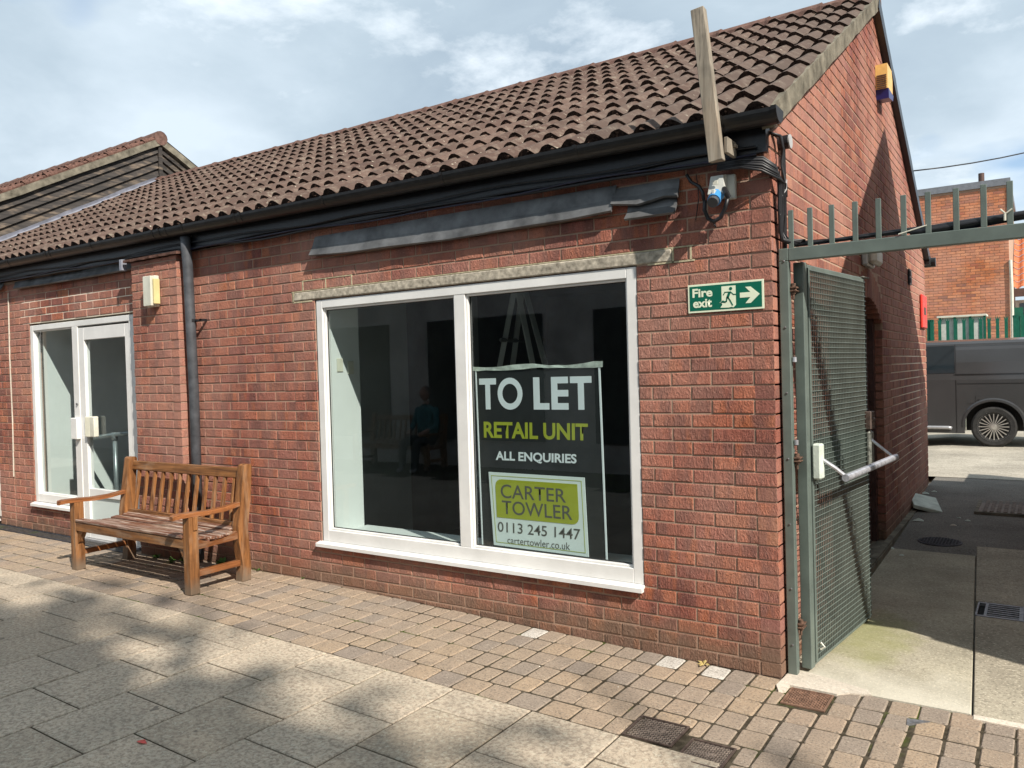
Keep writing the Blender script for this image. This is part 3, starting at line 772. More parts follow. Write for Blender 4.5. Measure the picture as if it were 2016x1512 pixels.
# ridge tiles
ri = []
x = XR+.01; k = 0
while x > XL-.2:
    mb = MB(); w = .445; n = 8; vs = []
    top = rp(x, SLEN)
    for xx, rr in ((x, .125), (x-.03, .118), (x-w, .112)):
        for q in range(n+1):
            a = math.pi*(q/n); aa = -math.cos(a)
            vs.append((xx, RY+aa*rr, EZ+SLEN*sn+rz(xx)-.045+rr*.95*math.sin(a)**.8+rng.uniform(-.002, .002)))
    mb.add(vs, [(i*(n+1)+q, i*(n+1)+q+1, (i+1)*(n+1)+q+1, (i+1)*(n+1)+q) for i in range(2) for q in range(n)]+[tuple(range(n+1))])
    mb.build('ridge_tile', M_RIDGE, roof); x -= w-.004+.0; k += 1
rm = MB()
for back in (False, True):
    for i in range(69):
        x0 = XR-.02-i*.15; j = rng.uniform(-.012, .012)
        rm.add([rp(x0, SLEN-.165+j, .0, back), rp(x0-.15, SLEN-.165-j, .0, back), rp(x0-.15, SLEN-.06, .04, back), rp(x0, SLEN-.06, .04, back)], [(0, 1, 2, 3)])
rm.build('ridge_mortar', M_CEMENT, roof, fix=False)
# verges
for back in (False, True):
    mb = MB(); n = 24; vs = []
    for i in range(n+1):
        v = -.01+(SLEN+.02)*i/n
        wv = rng.uniform(-.006, .006)
        top = .018; bot = -.085+wv
        if back: top, bot = .015, -.13
        for xx, nn in ((-.012, top), (XR+.012+rng.uniform(-.002, .002), top), (XR+.010 if not back else XR+.02, bot), (-.012, bot)):
            vs.append(rp(xx, v, nn, back))
    mb.add(vs, [(i*4+q, i*4+(q+1) % 4, (i+1)*4+(q+1) % 4, (i+1)*4+q) for i in range(n) for q in range(4)]+[(0, 1, 2, 3), tuple(n*4+q for q in (3, 2, 1, 0))])
    mb.build('verge', M_CEMENT if not back else M_BLACK, roof, label=None)
# rear eaves gutter stub visible past the far corner
rg = MB(); rg.tube([(-.4, SY+.17, 2.76), (.10, SY+.17, 2.76)], .055, 12); rg.box(-.4, .055, SY-.01, SY+.14, 2.72, 2.82); rg.build('rear_gutter', M_GUTTER, shop)
# fascia, soffit, gutter
fb = MB(); fb.add([(x, y, z+rz(x)) for x in (-10.2, -.004) for (y, z) in ((-.012, 2.668), (-.012, 2.83), (-.050, 2.83), (-.050, 2.668))], [(0,1,5,4),(1,2,6,5),(2,3,7,6),(3,0,4,7),(0,3,2,1),(4,5,6,7)])
fb.add([(x, y, z+rz(x)) for x in (-10.2, -.004) for (y, z) in ((.02, 2.70), (.02, 2.80), (-.012, 2.80), (-.012, 2.70))], [(0,1,5,4),(1,2,6,5),(2,3,7,6),(3,0,4,7),(0,3,2,1),(4,5,6,7)])
fb.build('fascia_board', M_BLACK, shop)
gcy, gcz, gr = -.122, 2.842, .064
gm = MB(); vs = []; n = 12; xs = [.085, .083, -10.2]
prof = [(gcy-gr*math.cos(math.pi*q/n), gcz-gr*math.sin(math.pi*q/n)*(1.08)) for q in range(n+1)]
prof_in = [(gcy-(gr-.005)*math.cos(math.pi*q/n), gcz-(gr-.005)*math.sin(math.pi*q/n)) for q in range(n, -1, -1)]
pp = prof+prof_in; m = len(pp)
for x in (.075, -10.2): vs += [(x, y, z+rz(x)) for y, z in pp]
gm.add(vs, [(q, (q+1) % m, m+(q+1) % m, m+q) for q in range(m)]+[tuple(range(m))[::-1]])
gm.prism([(gcy-(gr+.004)*math.cos(math.pi*q/n), gcz+.004-(gr+.006)*math.sin(math.pi*q/n)) for q in range(n+1)], .060, .086, 'x')
gut = gm.build('gutter', M_GUTTER, shop)
for x in (-.19, -1.02, -1.98, -3.05, -3.95, -4.02, -4.70, -4.93, -5.02, -5.12, -6.1, -6.85, -6.92, -7.7, -8.5):
    b = MB(); vs = []
    for dx in (-.011, .011): vs += [(x+dx, gcy-(gr+.006)*math.cos(math.pi*q/n), gcz+rz(x)+.004-(gr+.010)*math.sin(math.pi*q/n)) for q in range(n+1)]+[(x+dx, gcy-(gr-.004)*math.cos(math.pi*q/n), gcz+rz(x)-(gr-.004)*math.sin(math.pi*q/n)) for q in range(n, -1, -1)]
    mm = 2*(n+1); b.add(vs, [(q, (q+1) % mm, mm+(q+1) % mm, mm+q) for q in range(mm)]+[tuple(range(mm)), tuple(range(2*mm-1, mm-1, -1))])
    b.build('gutter_bracket', M_GUTTER, gut)
# downpipe
dpt = MB(); dx = -4.775
dpt.tube([(dx, -.092, 2.80), (dx, -.088, 2.70), (dx, -.082, 2.62), (dx, -.078, 2.55), (dx-.004, -.058, 1.5), (dx-.008, -.058, .10)], .041, 14)
dp = dpt.build('downpipe', M_PIPE, shop, smooth=True)
for z in (2.105, .50):
    c = MB(); c.tube([(dx-.002, -.058, z-.012), (dx-.002, -.058, z+.012)], .047, 14); c.box(dx+.03, dx+.125, -.062, -.052, z-.006, z+.006); c.box(dx+.108, dx+.125, -.062, .0, z-.010, z+.010)
    c.build('pipe_bracket', M_CABLE, dp)
# lead flashings
def flashing(pts_top, pts_bot, out=.07):
    """lead sheet hanging off the wall"""
    mb = MB(); n = len(pts_top); vs = []
    rr = random.Random(3)
    for i in range(n):
        (x, zt), (xb, zb) = pts_top[i], pts_bot[i]; w = rr.uniform(-.004, .004)
        vs += [(x, -.012, zt), (x+(xb-x)*.6, -.030+w*.3, zt+(zb-zt)*.55), (xb, -out+w, zb), (xb, -out+w+.016, zb-.008), (xb, -.02, zt+(zb-zt)*.55)]
    mb.add(vs, [(i*5+q, i*5+q+1, (i+1)*5+q+1, (i+1)*5+q) for i in range(n-1) for q in range(4)]+[(0, 1, 2, 3, 4), tuple((n-1)*5+q for q in (4, 3, 2, 1, 0))])
    return mb
xs = frange(-3.31, -.46, 22)
def zb(x): return 2.50-.03*math.sin((x+3.4)*1.1)+.003*math.sin(x*7)
f1 = flashing([(x, 2.638) for x in xs if x < -.8], [(x-.02, zb(x)) for x in xs if x < -.8], .06); f1.build('lead_flashing', M_LEAD, shop, smooth=False)
xs2 = frange(-.87, -.475, 5)
f2 = flashing([(x, 2.618) for x in xs2], [(x, 2.515+.012*math.sin(x*20)) for x in xs2], .055); f2.build('lead_flashing', M_LEAD, shop)
xs3 = frange(-.78, -.49, 4)
f3 = flashing([(x, 2.525) for x in xs3], [(x, 2.428) for x in xs3], .075); f3.build('lead_flashing', M_LEAD, shop)
xs4 = frange(-7.93, -5.60, 12)
f4 = flashing([(x, 2.705) for x in xs4], [(x+(.06 if i == 0 else 0), 2.630-.012*math.sin((x+8)*1.2)) for i, x in enumerate(xs4)], .06); f4.build('lead_flashing', M_LEAD, shop)
f5 = flashing([(x, 2.715) for x in frange(-10, -8.17, 5)], [(x, 2.645) for x in frange(-10, -8.17, 5)], .06); f5.build('lead_flashing', M_LEAD, shop)
gb = MB(); gb.cbox(-5.70, -5.655, -.14, -.09, 2.60, 2.70, .004); gb.build('lead_end_cap', M_LEADL, shop)
# row of clay tile edge on top of the pier
pt = MB()
n = 20; vs = []
for i in range(n+1):
    x = PX0-.06+(PX1-PX0+.12)*i/n; s = .012*(1 if i % 4 in (1, 2) else 0)
    vs += [(x, PY-.035, 2.662+s*.4), (x, PY-.035, 2.686), (x, .0, 2.700), (x, .0, 2.676)]
pt.add(vs, [(i*4+q, i*4+(q+1) % 4, (i+1)*4+(q+1) % 4, (i+1)*4+q) for i in range(n) for q in range(4)]+[(3, 2, 1, 0), tuple(n*4+q for q in range(4))]); pt.build('pier_tile_capping', M_RTILE, pier)
# cables under the fascia, belonging to the shop
def wob(x, a, s): return a*math.sin(x*2.1+s)+a*.5*math.sin(x*5.3+2*s)
for i, (dz, r, m) in enumerate(((0, .009, M_CABLE), (.022, .006, M_CABLE), (-.004, .006, M_CABLEB), (.045, .005, M_CABLE))):
    pts = [(x, -.058-(.005*i), 2.662+dz+rz(x)+wob(x, .012, i*1.7)) for x in frange(-9.5, -.05, 60)]
    c = MB(); c.tube(pts, r, 6); c.build('fascia_cable', m, shop, smooth=True)

# ---------------------------------------------------------------- windows
def frame_rect(mb, x0, x1, z0, z1, w, y0, y1, wb=None, wt=None):
    wb = wb or w; wt = wt or w
    mb.cbox(x0, x0+w, y0, y1, z0, z1, .003); mb.cbox(x1-w, x1, y0, y1, z0, z1, .003)
    mb.cbox(x0+w, x1-w, y0, y1, z0, z0+wb, .003); mb.cbox(x0+w, x1-w, y0, y1, z1-wt, z1, .003)
yf0, yf1 = .006, .075
wf = MB(); frame_rect(wf, WIN[0]+.012, WIN[1]-.004, .385, WIN[3]-.006, .062, yf0, yf1, .085, .06)
wf.cbox(-2.050, -1.960, yf0+.002, yf1, .470, WIN[3]-.066, .003)
window = wf.build('display_window', M_UPVC, shop)
for a, b in ((WIN[0]+.074, -2.050), (-1.960, WIN[1]-.066)):      # glazing beads, gaskets, panes
    bd = MB(); frame_rect(bd, a, b, .470, WIN[3]-.066, .014, .022, .060); bd.build('glazing_bead', M_UPVC, window)
    gk = MB(); frame_rect(gk, a+.014, b-.014, .484, WIN[3]-.080, .006, .040, .050); gk.build('gasket', M_GASK, window)
    gl = MB(); gl.add([(a+.016, .046, .486), (b-.016, .046, .486), (b-.016, .046, WIN[3]-.082), (a+.016, .046, WIN[3]-.082)], [(0, 1, 2, 3)]); gl.build('pane', M_GLASS, window, fix=False)
sl = MB(); sl.add([(x, y, z) for x in (WIN[0]-.022, WIN[1]+.002) for (y, z) in ((-.042, .348), (-.042, .372), (.006, .384), (.07, .384), (.07, .366), (-.01, .366), (-.01, .348))],
    [(q, (q+1) % 7, 7+(q+1) % 7, 7+q) for q in range(7)]+[tuple(range(6, -1, -1)), tuple(range(7, 14))]); sl.build('sill', M_UPVC, window)
for (a, b) in ((WIN[0]-.004, WIN[0]+.010),):                     # dark gap beside the frame
    g = MB(); g.box(a, b, .012, .05, .375, WIN[3]); g.build('frame_gap', M_GASK, window)
# reveals and window board
rv = MB(); rv.box(-3.30, -3.275, .080, .37, .36, 2.20); rv.box(-.82, -.795, .080, .37, .36, 2.20); rv.box(-3.275, -.82, .080, .40, .405, .440); rv.box(-3.30, -.80, .080, .37, 2.15, 2.20)
rv.build('window_reveal', M_REVEAL, window)
# shop room
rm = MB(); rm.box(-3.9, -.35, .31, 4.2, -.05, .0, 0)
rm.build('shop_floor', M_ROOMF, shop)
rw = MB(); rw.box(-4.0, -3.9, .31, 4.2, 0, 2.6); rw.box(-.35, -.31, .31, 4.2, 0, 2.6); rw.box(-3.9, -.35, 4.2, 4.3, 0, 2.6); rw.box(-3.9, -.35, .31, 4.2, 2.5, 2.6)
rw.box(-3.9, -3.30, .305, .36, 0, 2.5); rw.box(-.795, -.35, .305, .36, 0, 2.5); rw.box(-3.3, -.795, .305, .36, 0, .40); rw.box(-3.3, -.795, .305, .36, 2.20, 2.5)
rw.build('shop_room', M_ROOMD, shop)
rp_ = MB(); rp_.box(-3.898, -3.86, .37, 1.6, 0, 2.5); rp_.box(-3.2, -3.1, 1.6, 1.7, 0, 2.5); rp_.build('plaster_wall', M_ROOM, shop)
so_ = MB()
for y, z in ((.16, 1.69), (.27, 1.67)): so_.cbox(-3.274, -3.266, y-.03, y+.03, z-.05, z+.05, .002)
so_.build('wall_socket', M_OFFW, window)
# left unit door and side light
DX0, DX1 = -7.675, -5.74
df = MB(); df.cbox(DX0, DX0+.06, yf0, yf1, .385, 2.225, .003); df.cbox(DX0+.06, DX1-.0, yf0, yf1, 2.170, 2.225, .003); df.cbox(DX0+.06, -6.84, yf0, yf1, .385, .470, .003)
df.cbox(-6.84, -6.735, yf0, yf1, .08, 2.170, .003); df.cbox(-5.83, DX1, yf0, yf1, .08, 2.170, .003)
sidelight = df.build('entrance_frame', M_UPVC, shop)
b = MB(); frame_rect(b, DX0+.06, -6.84, .470, 2.170, .014, .022, .06); b.build('glazing_bead', M_UPVC, sidelight)
b = MB(); b.add([(DX0+.075, .046, .485), (-6.855, .046, .485), (-6.855, .046, 2.155), (DX0+.075, .046, 2.155)], [(0, 1, 2, 3)]); b.build('pane', M_GLASS, sidelight, fix=False)
b = MB(); b.add([(x, y, z) for x in (DX0-.03, -6.80) for (y, z) in ((-.042, .340), (-.042, .366), (.006, .380), (.07, .380), (.07, .366), (-.01, .340))],
    [(q, (q+1) % 6, 6+(q+1) % 6, 6+q) for q in range(6)]+[tuple(range(5, -1, -1)), tuple(range(6, 12))]); b.build('sill', M_UPVC, sidelight)
dl = MB(); x0, x1 = -6.730, -5.835
dl.cbox(x0, x0+.10, .012, .07, .095, 2.150, .003); dl.cbox(x1-.075, x1, .012, .07, .095, 2.150, .003); dl.cbox(x0+.10, x1-.075, .012, .07, 2.03, 2.150, .003); dl.cbox(x0+.10, x1-.075, .012, .07, .095, .19, .003)
dl.cbox(x0+.10, x1-.075, .015, .07, .50, .58, .003)
door = dl.build('shop_door', M_UPVC, shop)
b = MB(); b.add([(x0+.098, .042, .575), (x1-.073, .042, .575), (x1-.073, .042, 2.035), (x0+.098, .042, 2.035)], [(0, 1, 2, 3)]); b.build('pane', M_GLASS, door, fix=False)
b = MB(); b.box(x0+.098, x1-.073, .034, .046, .185, .505); b.build('kick_panel', M_PANELG, door)
b = MB(); b.cbox(-6.845, -6.730, -.034, .006, 1.06, 1.27, .006); b.build('lock_box', M_UPVC, door)
b = MB(); b.cbox(-6.615, -6.44, -.018, .030, 1.085, 1.285, .008)
for q in range(4): b.cbox(-6.60+q*.022, -6.592+q*.022, -.022, -.018, 1.09, 1.28, .001)
b.build('letter_box', M_OFFW, door)
b = MB(); b.lathe([(.0, 0), (.012, 0), (.012, -.012), (0, -.012)], (-6.775, .006, 1.405), 'y', 12); b.build('keyhole', M_STEEL, door)
b = MB(); b.cbox(-6.74, -5.75, -.02, .07, .060, .093, .004); b.build('threshold', M_SILV, door)
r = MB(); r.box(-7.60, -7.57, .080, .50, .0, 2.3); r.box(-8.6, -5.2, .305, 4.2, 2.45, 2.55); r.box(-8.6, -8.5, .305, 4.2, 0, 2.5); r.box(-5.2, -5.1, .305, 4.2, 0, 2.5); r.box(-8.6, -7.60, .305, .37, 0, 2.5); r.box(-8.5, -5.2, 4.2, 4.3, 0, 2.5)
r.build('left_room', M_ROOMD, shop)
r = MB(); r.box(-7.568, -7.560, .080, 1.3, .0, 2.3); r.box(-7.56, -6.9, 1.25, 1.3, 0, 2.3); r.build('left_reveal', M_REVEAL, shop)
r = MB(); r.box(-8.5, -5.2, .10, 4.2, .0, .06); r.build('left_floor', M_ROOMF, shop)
r = MB(); r.tube([(-7.35, .35, 1.02), (-6.45, .35, 1.10)], .022, 10); r.tube([(-6.74, .35, 1.06), (-6.74, .35, .06)], .022, 10); r.tube([(-6.74, .35, 1.02), (-6.74, .35, 1.10)], .03, 10)
tag(r.build('handrail', M_TUBE, smooth=True), 'grey tubular handrail seen through the glass shop door', 'handrail')
# next unit along: white frame at the left edge
nf = MB(); nf.cbox(-8.55, -8.475, yf0, yf1, .16, 2.25, .003); nf.cbox(-10.2, -8.55, yf0, yf1, 2.19, 2.25, .003); nf.cbox(-10.2, -8.55, yf0, yf1, .10, .20, .003); nxt = nf.build('neighbour_frame', M_UPVC, shop)
b = MB(); b.add([(-10.2, .04, .2), (-8.55, .04, .2), (-8.55, .04, 2.19), (-10.2, .04, 2.19)], [(0, 1, 2, 3)]); b.build('pane', M_GLASS, nxt, fix=False)
b = MB(); b.box(-10.2, -8.5, .3, .4, 0, 2.3); b.build('back_panel', M_PANELG, nxt)

# slot drain along the left unit
sd_ = MB(); sd_.box(-9.2, -5.56, -.150, -.006, .02, .062)
for i in range(120): sd_.box(-9.2+i*.03, -9.188+i*.03, -.145, -.012, .062, .072)
sd_.box(-9.2, -5.56, -.155, -.143, .03, .079); sd_.box(-9.2, -5.56, -.012, -.002, .03, .079)
tag(sd_.build('slot_drain', M_CHAN), 'dark grey channel drain running along the foot of left shop front', 'drain')

# side door
sdm = MB(); sdm.box(-.14, -.10, 2.13, 3.275, .06, 2.12); sdo = sdm.build('side_door', M_DOORB, shop)
b = MB(); b.box(-.10, -.092, 2.13, 3.275, 1.80, 1.815); b.box(-.10, -.06, 3.20, 3.275, .06, 2.1); b.build('door_frame', M_DOORB, sdo)
b = MB(); b.box(-.3, -.098, 3.284, 3.300, 0, 1.96); b.build('jamb_bricks', M_BRICKS, sdo)
b = MB(); b.box(-.12, .055, 2.05, 3.32, -.02, .075); b.build('doorstep', M_CEMENT, sdo)
b = MB(); b.prism([(2.05, 2.36), (2.05, 1.93)]+[(2.11+i*1.18/12, arch_z(2.11+i*1.18/12)) for i in range(13)]+[(3.34, 1.93), (3.34, 2.36)], -.02, -.002, 'x'); b.build('arch_backing', M_MORTAR, sdo)

# ---------------------------------------------------------------- wall fittings
t = thing('alarm_bell_box', 'yellow and navy alarm box high on the brick gable wall', 'alarm box', (0, 3.3, 3.8))
mb = MB(); mb.prism([(3.20, 4.085), (3.43, 4.085), (3.47, 4.01), (3.47, 3.88), (3.20, 3.88)], .0, .092, 'x'); mb.build('casing', M_YEL, t)
mb = MB()
for q in range(7): mb.box(.010, .084, 3.190, 3.201, 3.884+q*.017, 3.891+q*.017)
mb.build('louvre', M_RUST, t)
mb = MB(); mb.add([(x, y, z) for x in (.0, .098) for (y, z) in ((3.205, 3.88), (3.47, 3.88), (3.44, 3.83), (3.22, 3.80))], [(0,1,2,3),(7,6,5,4),(0,4,5,1),(1,5,6,2),(2,6,7,3),(3,7,4,0)]); mb.build('base', M_NAVY, t)
t = thing('bulkhead_light', 'white bulkhead light on the side wall above the mesh gate', 'wall light', (0, 2.6, 2.4))
mb = MB(); mb.cbox(0, .045, 2.40, 2.72, 2.335, 2.475, .01); mb.build('housing', M_GREYP, t)
mb = MB(); mb.cbox(.045, .105, 2.415, 2.705, 2.345, 2.465, .022); mb.build('diffuser', M_OFFW, t)
mb = MB(); mb.cbox(0, .02, 4.90, 5.03, 2.38, 2.54, .003); mb.box(.02, .026, 4.92, 5.01, 2.40, 2.45, 1); mb.box(.02, .026, 4.92, 5.01, 2.47, 2.52, 1)
tag(mb.build('wall_vent', [M_CABLE, M_CAST]), 'small dark vent plate on the shaded side wall', 'vent')
t = thing('red_sign', 'red plastic sign near far corner of the side wall', 'sign', (0, 6.0, 2.15))
mb = MB(); mb.cbox(.004, .030, 5.80, 6.22, 1.965, 2.345, .012); mb.build('sign_panel', M_RED, t)
mb = MB(); mb.box(.030, .033, 5.93, 6.09, 2.12, 2.20); mb.build('sign_mark', M_CAST, t)
t = thing('wall_lamp', 'cream slim wall lamp on brick pier left of the downpipe', 'wall light', (-5.29, PY, 2.38))
mb = MB(); mb.cbox(-5.262, -5.135, PY-.045, PY, 2.245, 2.510, .006); mb.build('back_box', M_OFFW, t)
mb = MB(); mb.cbox(-5.255, -5.140, PY-.080, PY-.045, 2.25, 2.505, .004); mb.build('diffuser', M_CREAM if False else M_OFFW, t)
mb = MB(); mb.cbox(-5.135, -5.112, PY-.065, PY-.01, 2.265, 2.480, .004); mb.build('side_cover', M_CREAM, t)
# socket box with looped cable
t = thing('power_socket', 'grey outdoor socket with blue cap and looped black cable', 'socket', (-.24, 0, 2.5))
mb = MB(); mb.add([(x, y, z) for (x, y, z) in ((-.305,-.002,2.475),(-.205,-.002,2.475),(-.205,-.002,2.595),(-.300,-.002,2.595),(-.297,-.085,2.49),(-.212,-.085,2.49),(-.222,-.06,2.585),(-.288,-.06,2.585))],
    [(0,1,5,4),(1,2,6,5),(2,3,7,6),(3,0,4,7),(4,5,6,7),(0,3,2,1)]); mb.cbox(-.222, -.172, -.028, 0, 2.462, 2.588, .003); mb.build('housing', M_GREYP, t)
mb = MB(); mb.cbox(-.268, -.242, -.089, -.084, 2.535, 2.555, .001); mb.build('label_plate', M_OFFW, t)
mb = MB(); mb.tube([(-.255, -.05, 2.492), (-.255, -.115, 2.448)], .034, 16); mb.build('plug_cap', M_BLUE, t, smooth=False)
mb = MB(); mb.tube([(-.255, -.10, 2.458), (-.255, -.135, 2.434)], .028, 14); mb.build('plug', M_PIPE, t)
mb = MB(); mb.cbox(-.263, -.247, -.125, -.075, 2.455, 2.505, .003); mb.build('strap', M_GREYP, t)
mb = MB(); mb.tube([(-.215, -.07, 2.51), (-.190, -.105, 2.475), (-.186, -.09, 2.46)], .014, 8); mb.build('hinge_arm', M_CABLE, t)
pts = [(-.325+.0, -.05, 2.47), (-.330, -.045, 2.42), (-.315, -.04, 2.375), (-.285, -.035, 2.355), (-.25, -.035, 2.372), (-.222, -.04, 2.415), (-.205, -.05, 2.46)]
mb = MB(); mb.tube(pts, .011, 8); mb.tube([(-.29, -.035, 2.355), (-.275, -.03, 2.325)], .004, 6); mb.build('cable_loop', M_CABLE, t, smooth=True)
mb = MB(); mb.tube([(-.43, -.03, 2.625), (-.41, -.02, 2.585), (-.36, -.03, 2.55), (-.335, -.05, 2.51), (-.33, -.055, 2.47)], .009, 8)
mb.tube([(-.38, -.02, 2.62), (-.37, -.015, 2.50), (-.392, -.012, 2.38)], .0025, 5); mb.build('feed_cable', M_CABLE, t, smooth=True)
# junction box and bundle on the corner
mb = MB(); mb.lathe([(0, 0), (.036, 0), (.036, .055), (.0, .055)], (.0, .17, 2.755), 'x', 20, 0); mb.lathe([(.0, .055), (.036, .055), (.036, .062), (0, .062)], (.0, .17, 2.755), 'x', 20, 1)
tag(mb.build('junction_box', [M_CABLE, M_CABLEW]), 'round conduit box with grey lid high at the wall corner', 'junction box')
t = thing('cable_bundle', 'bundle of black cables dropping down the wall corner beside the gate', 'cables', (.03, .06, 2.4))
for i in range(6):
    o = i*.009; r_ = (.008, .011, .006, .009, .005, .007)[i]
    pts = [(-.25, -.052-.004*i, 2.652-.008*i), (-.12, -.055-.005*i, 2.652-.010*i), (-.02, -.050-.006*i, 2.640-.014*i), (.026+.004*i, -.01+.0*i, 2.60-.014*i), (.034+.004*i, .030+o, 2.52), (.028+.003*i, .045+o, 2.40),
           (.028, .055+o, 2.28), (.030+.006*i, .07+o*.5, 2.235), (.09+.01*i, .098, 2.206+.004*i)]
    mb = MB(); mb.tube(pts, r_, 7); mb.build('cable', M_CABLE, t, smooth=True)
for i in range(3):
    pts = [(.0, .02+.02*i, 2.775), (.035, .06+.015*i, 2.765), (.04, .105, 2.70), (.03, .10, 2.62+.01*i), (.045, .12, 2.52), (.05, .10, 2.46)]
    mb = MB(); mb.tube(pts, .0075, 7); mb.build('cable', M_CABLE, t, smooth=True)
mb = MB(); mb.tube([(.022, .165, 2.73), (.024, .16, 2.5), (.022, .155, 2.18)], .013, 8); mb.build('conduit', M_CABLE, t)
for i in range(3):
    mb = MB(); mb.tube([(.055, .10, 2.545), (.058-.006*i, .075, 2.49), (.035, .05, 2.445), (.032, .045, 2.40-.02*i)], .0028, 5); mb.build('thin_wire', M_CABLEW, t, smooth=True)
# weathered plank sticking up above the gutter
mb = MB(); M = Matrix.Translation((-.237, -.215, 3.00)) @ Matrix.Rotation(R(-5.6), 4, 'Y')
mb.cbox(-.036, .036, -.024, .024, -.385, .385, .003, 0, M, .003)
t = thing('timber_plank', 'weathered upright timber plank fixed to the fascia above the roof edge', 'plank', (-.205, -.19, 2.62))
mb.build('plank', M_PLANK, t)
mb = MB(); mb.cbox(-.168, -.148, -.20, -.062, 2.655, 2.735, .003); mb.box(-.147, -.135, -.12, -.08, 2.70, 2.715); mb.build('fixing_block', M_PLANK, t)
# telephone wire
mb = MB(); pts = []
a = Vector((.02, 5.25, 3.60)); b_ = Vector((3.6, 9.5, 5.3))
for i in range(15):
    s = i/14; p = a.lerp(b_, s); pts.append((p.x, p.y, p.z-.25*4*s*(1-s)))
mb.tube(pts, .007, 6); mb.tube([(0, 4.98, 3.50), (.03, 5.05, 3.56), (.02, 5.25, 3.60)], .006, 6); tag(mb.build('telephone_wire', M_CABLE, smooth=True), 'thin overhead wire running from gable edge across the sky', 'wire')

# ---------------------------------------------------------------- lettering
def text_mesh(body, quad, y, mat, parent, name, bold=0., thick=.0006, off=0):
    """quad: TL,TR,BR,BL as (x,z); letters stretched into it on the plane Y=y"""
    cu = bpy.data.curves.new(name, 'FONT'); cu.body = body; cu.size = 1; cu.offset = bold; cu.extrude = 0; cu.resolution_u = 4
    ob = bpy.data.objects.new(name, cu); COL.objects.link(ob)
    bpy.context.view_layer.update()
    me = bpy.data.meshes.new_from_object(ob.evaluated_get(bpy.context.evaluated_depsgraph_get()))
    COL.objects.unlink(ob); bpy.data.objects.remove(ob); bpy.data.curves.remove(cu)
    xs = [v.co.x for v in me.vertices]; ys_ = [v.co.y for v in me.vertices]
    ax, bx, ay, by = min(xs), max(xs), min(ys_), max(ys_)
    org = ORIG[parent.name]
    tl, tr, br, bl = [Vector(q) for q in quad]
    for v in me.vertices:
        u = (v.co.x-ax)/(bx-ax); w = (v.co.y-ay)/(by-ay)
        p = (bl.lerp(br, u)).lerp(tl.lerp(tr, u), w); v.co = Vector((p.x, y, p.y))-org
    me.materials.clear(); me.materials.append(mat)
    for p in me.polygons: p.material_index = 0
    o = bpy.data.objects.new(name, me); COL.objects.link(o); o.parent = parent; ORIG[o.name] = org; return o
# fire exit sign
t = thing('fire_exit_sign', 'green and cream fire exit sign with running man and right arrow', 'sign', (-.245, 0, 1.965))
fx0, fx1, fz0, fz1 = -.447, -.043, 1.889, 2.039
mb = MB(); mb.cbox(fx0, fx1, -.007, -.003, fz0, fz1, .0008); mb.build('plate', M_SGLOW, t)
mb = MB(); mb.box(fx0+.0095, fx1-.0105, -.0080, -.0071, fz0+.0105, fz1-.0095); mb.build('green_field', M_SGREEN, t)
Yp = -.0092
text_mesh('Fire', [(-.421, 2.017), (-.311, 2.017), (-.311, 1.970), (-.421, 1.970)], Yp, M_SGLOW, t, 'lettering', .032)
text_mesh('exit', [(-.419, 1.960), (-.315, 1.960), (-.315, 1.915), (-.419, 1.915)], Yp, M_SGLOW, t, 'lettering', .032)
mb = MB(); mb.prism([(-.166, 1.978), (-.112, 1.978), (-.138, 2.006), (-.110, 2.006), (-.064, 1.965), (-.110, 1.922), (-.138, 1.922), (-.112, 1.952), (-.166, 1.952)], -.0092, -.0081); mb.build('arrow', M_SGLOW, t)
def fm(px, py):      # sign crop pixel to metres
    return (-.446+(px-408-(py-165)*.012)/1125*.402, 2.039-((py-(165-(px-408)*.0862))/417)*.150)
def fpoly(pts, name, mat, y0, y1):
    mb = MB(); mb.prism([fm(*p) for p in pts], y0, y1); return mb.build(name, mat, t)
fpoly([(922, 178), (1130, 160), (1135, 440), (1100, 478), (1070, 470), (1030, 482), (905, 488), (935, 440), (925, 425)], 'doorway', M_SGLOW, -.0092, -.0081)
fpoly([(892, 418), (920, 385), (960, 382), (955, 410), (985, 412), (985, 420)], 'doorway', M_SGLOW, -.0092, -.0081)
def limb(pts, w, name='running_man'):
    mb = MB()
    for (a, b) in zip(pts, pts[1:]):
        A, B = Vector(fm(*a)), Vector(fm(*b)); d = (B-A).normalized(); nrm = Vector((-d.y, d.x))*w/2; d = d*w*.3
        mb.prism([tuple(A-nrm-d), tuple(B-nrm+d), tuple(B+nrm+d), tuple(A+nrm-d)], -.0102, -.0093)
    return mb.build(name, M_SGREEN, t)
limb([(1040, 270), (1012, 340)], .013); limb([(1060, 255), (975, 262), (952, 300)], .0052); limb([(1060, 258), (1100, 292), (1135, 290)], .0052)
limb([(1005, 330), (995, 395), (915, 405)], .0062); limb([(1020, 335), (1050, 380), (1085, 445)], .0066)
cx, cz = fm(1060, 208); mb = MB(); mb.prism([(cx+.0085*math.cos(a*math.pi/10), cz+.0085*math.sin(a*math.pi/10)) for a in range(20)], -.0102, -.0093); mb.build('running_man', M_SGREEN, t)

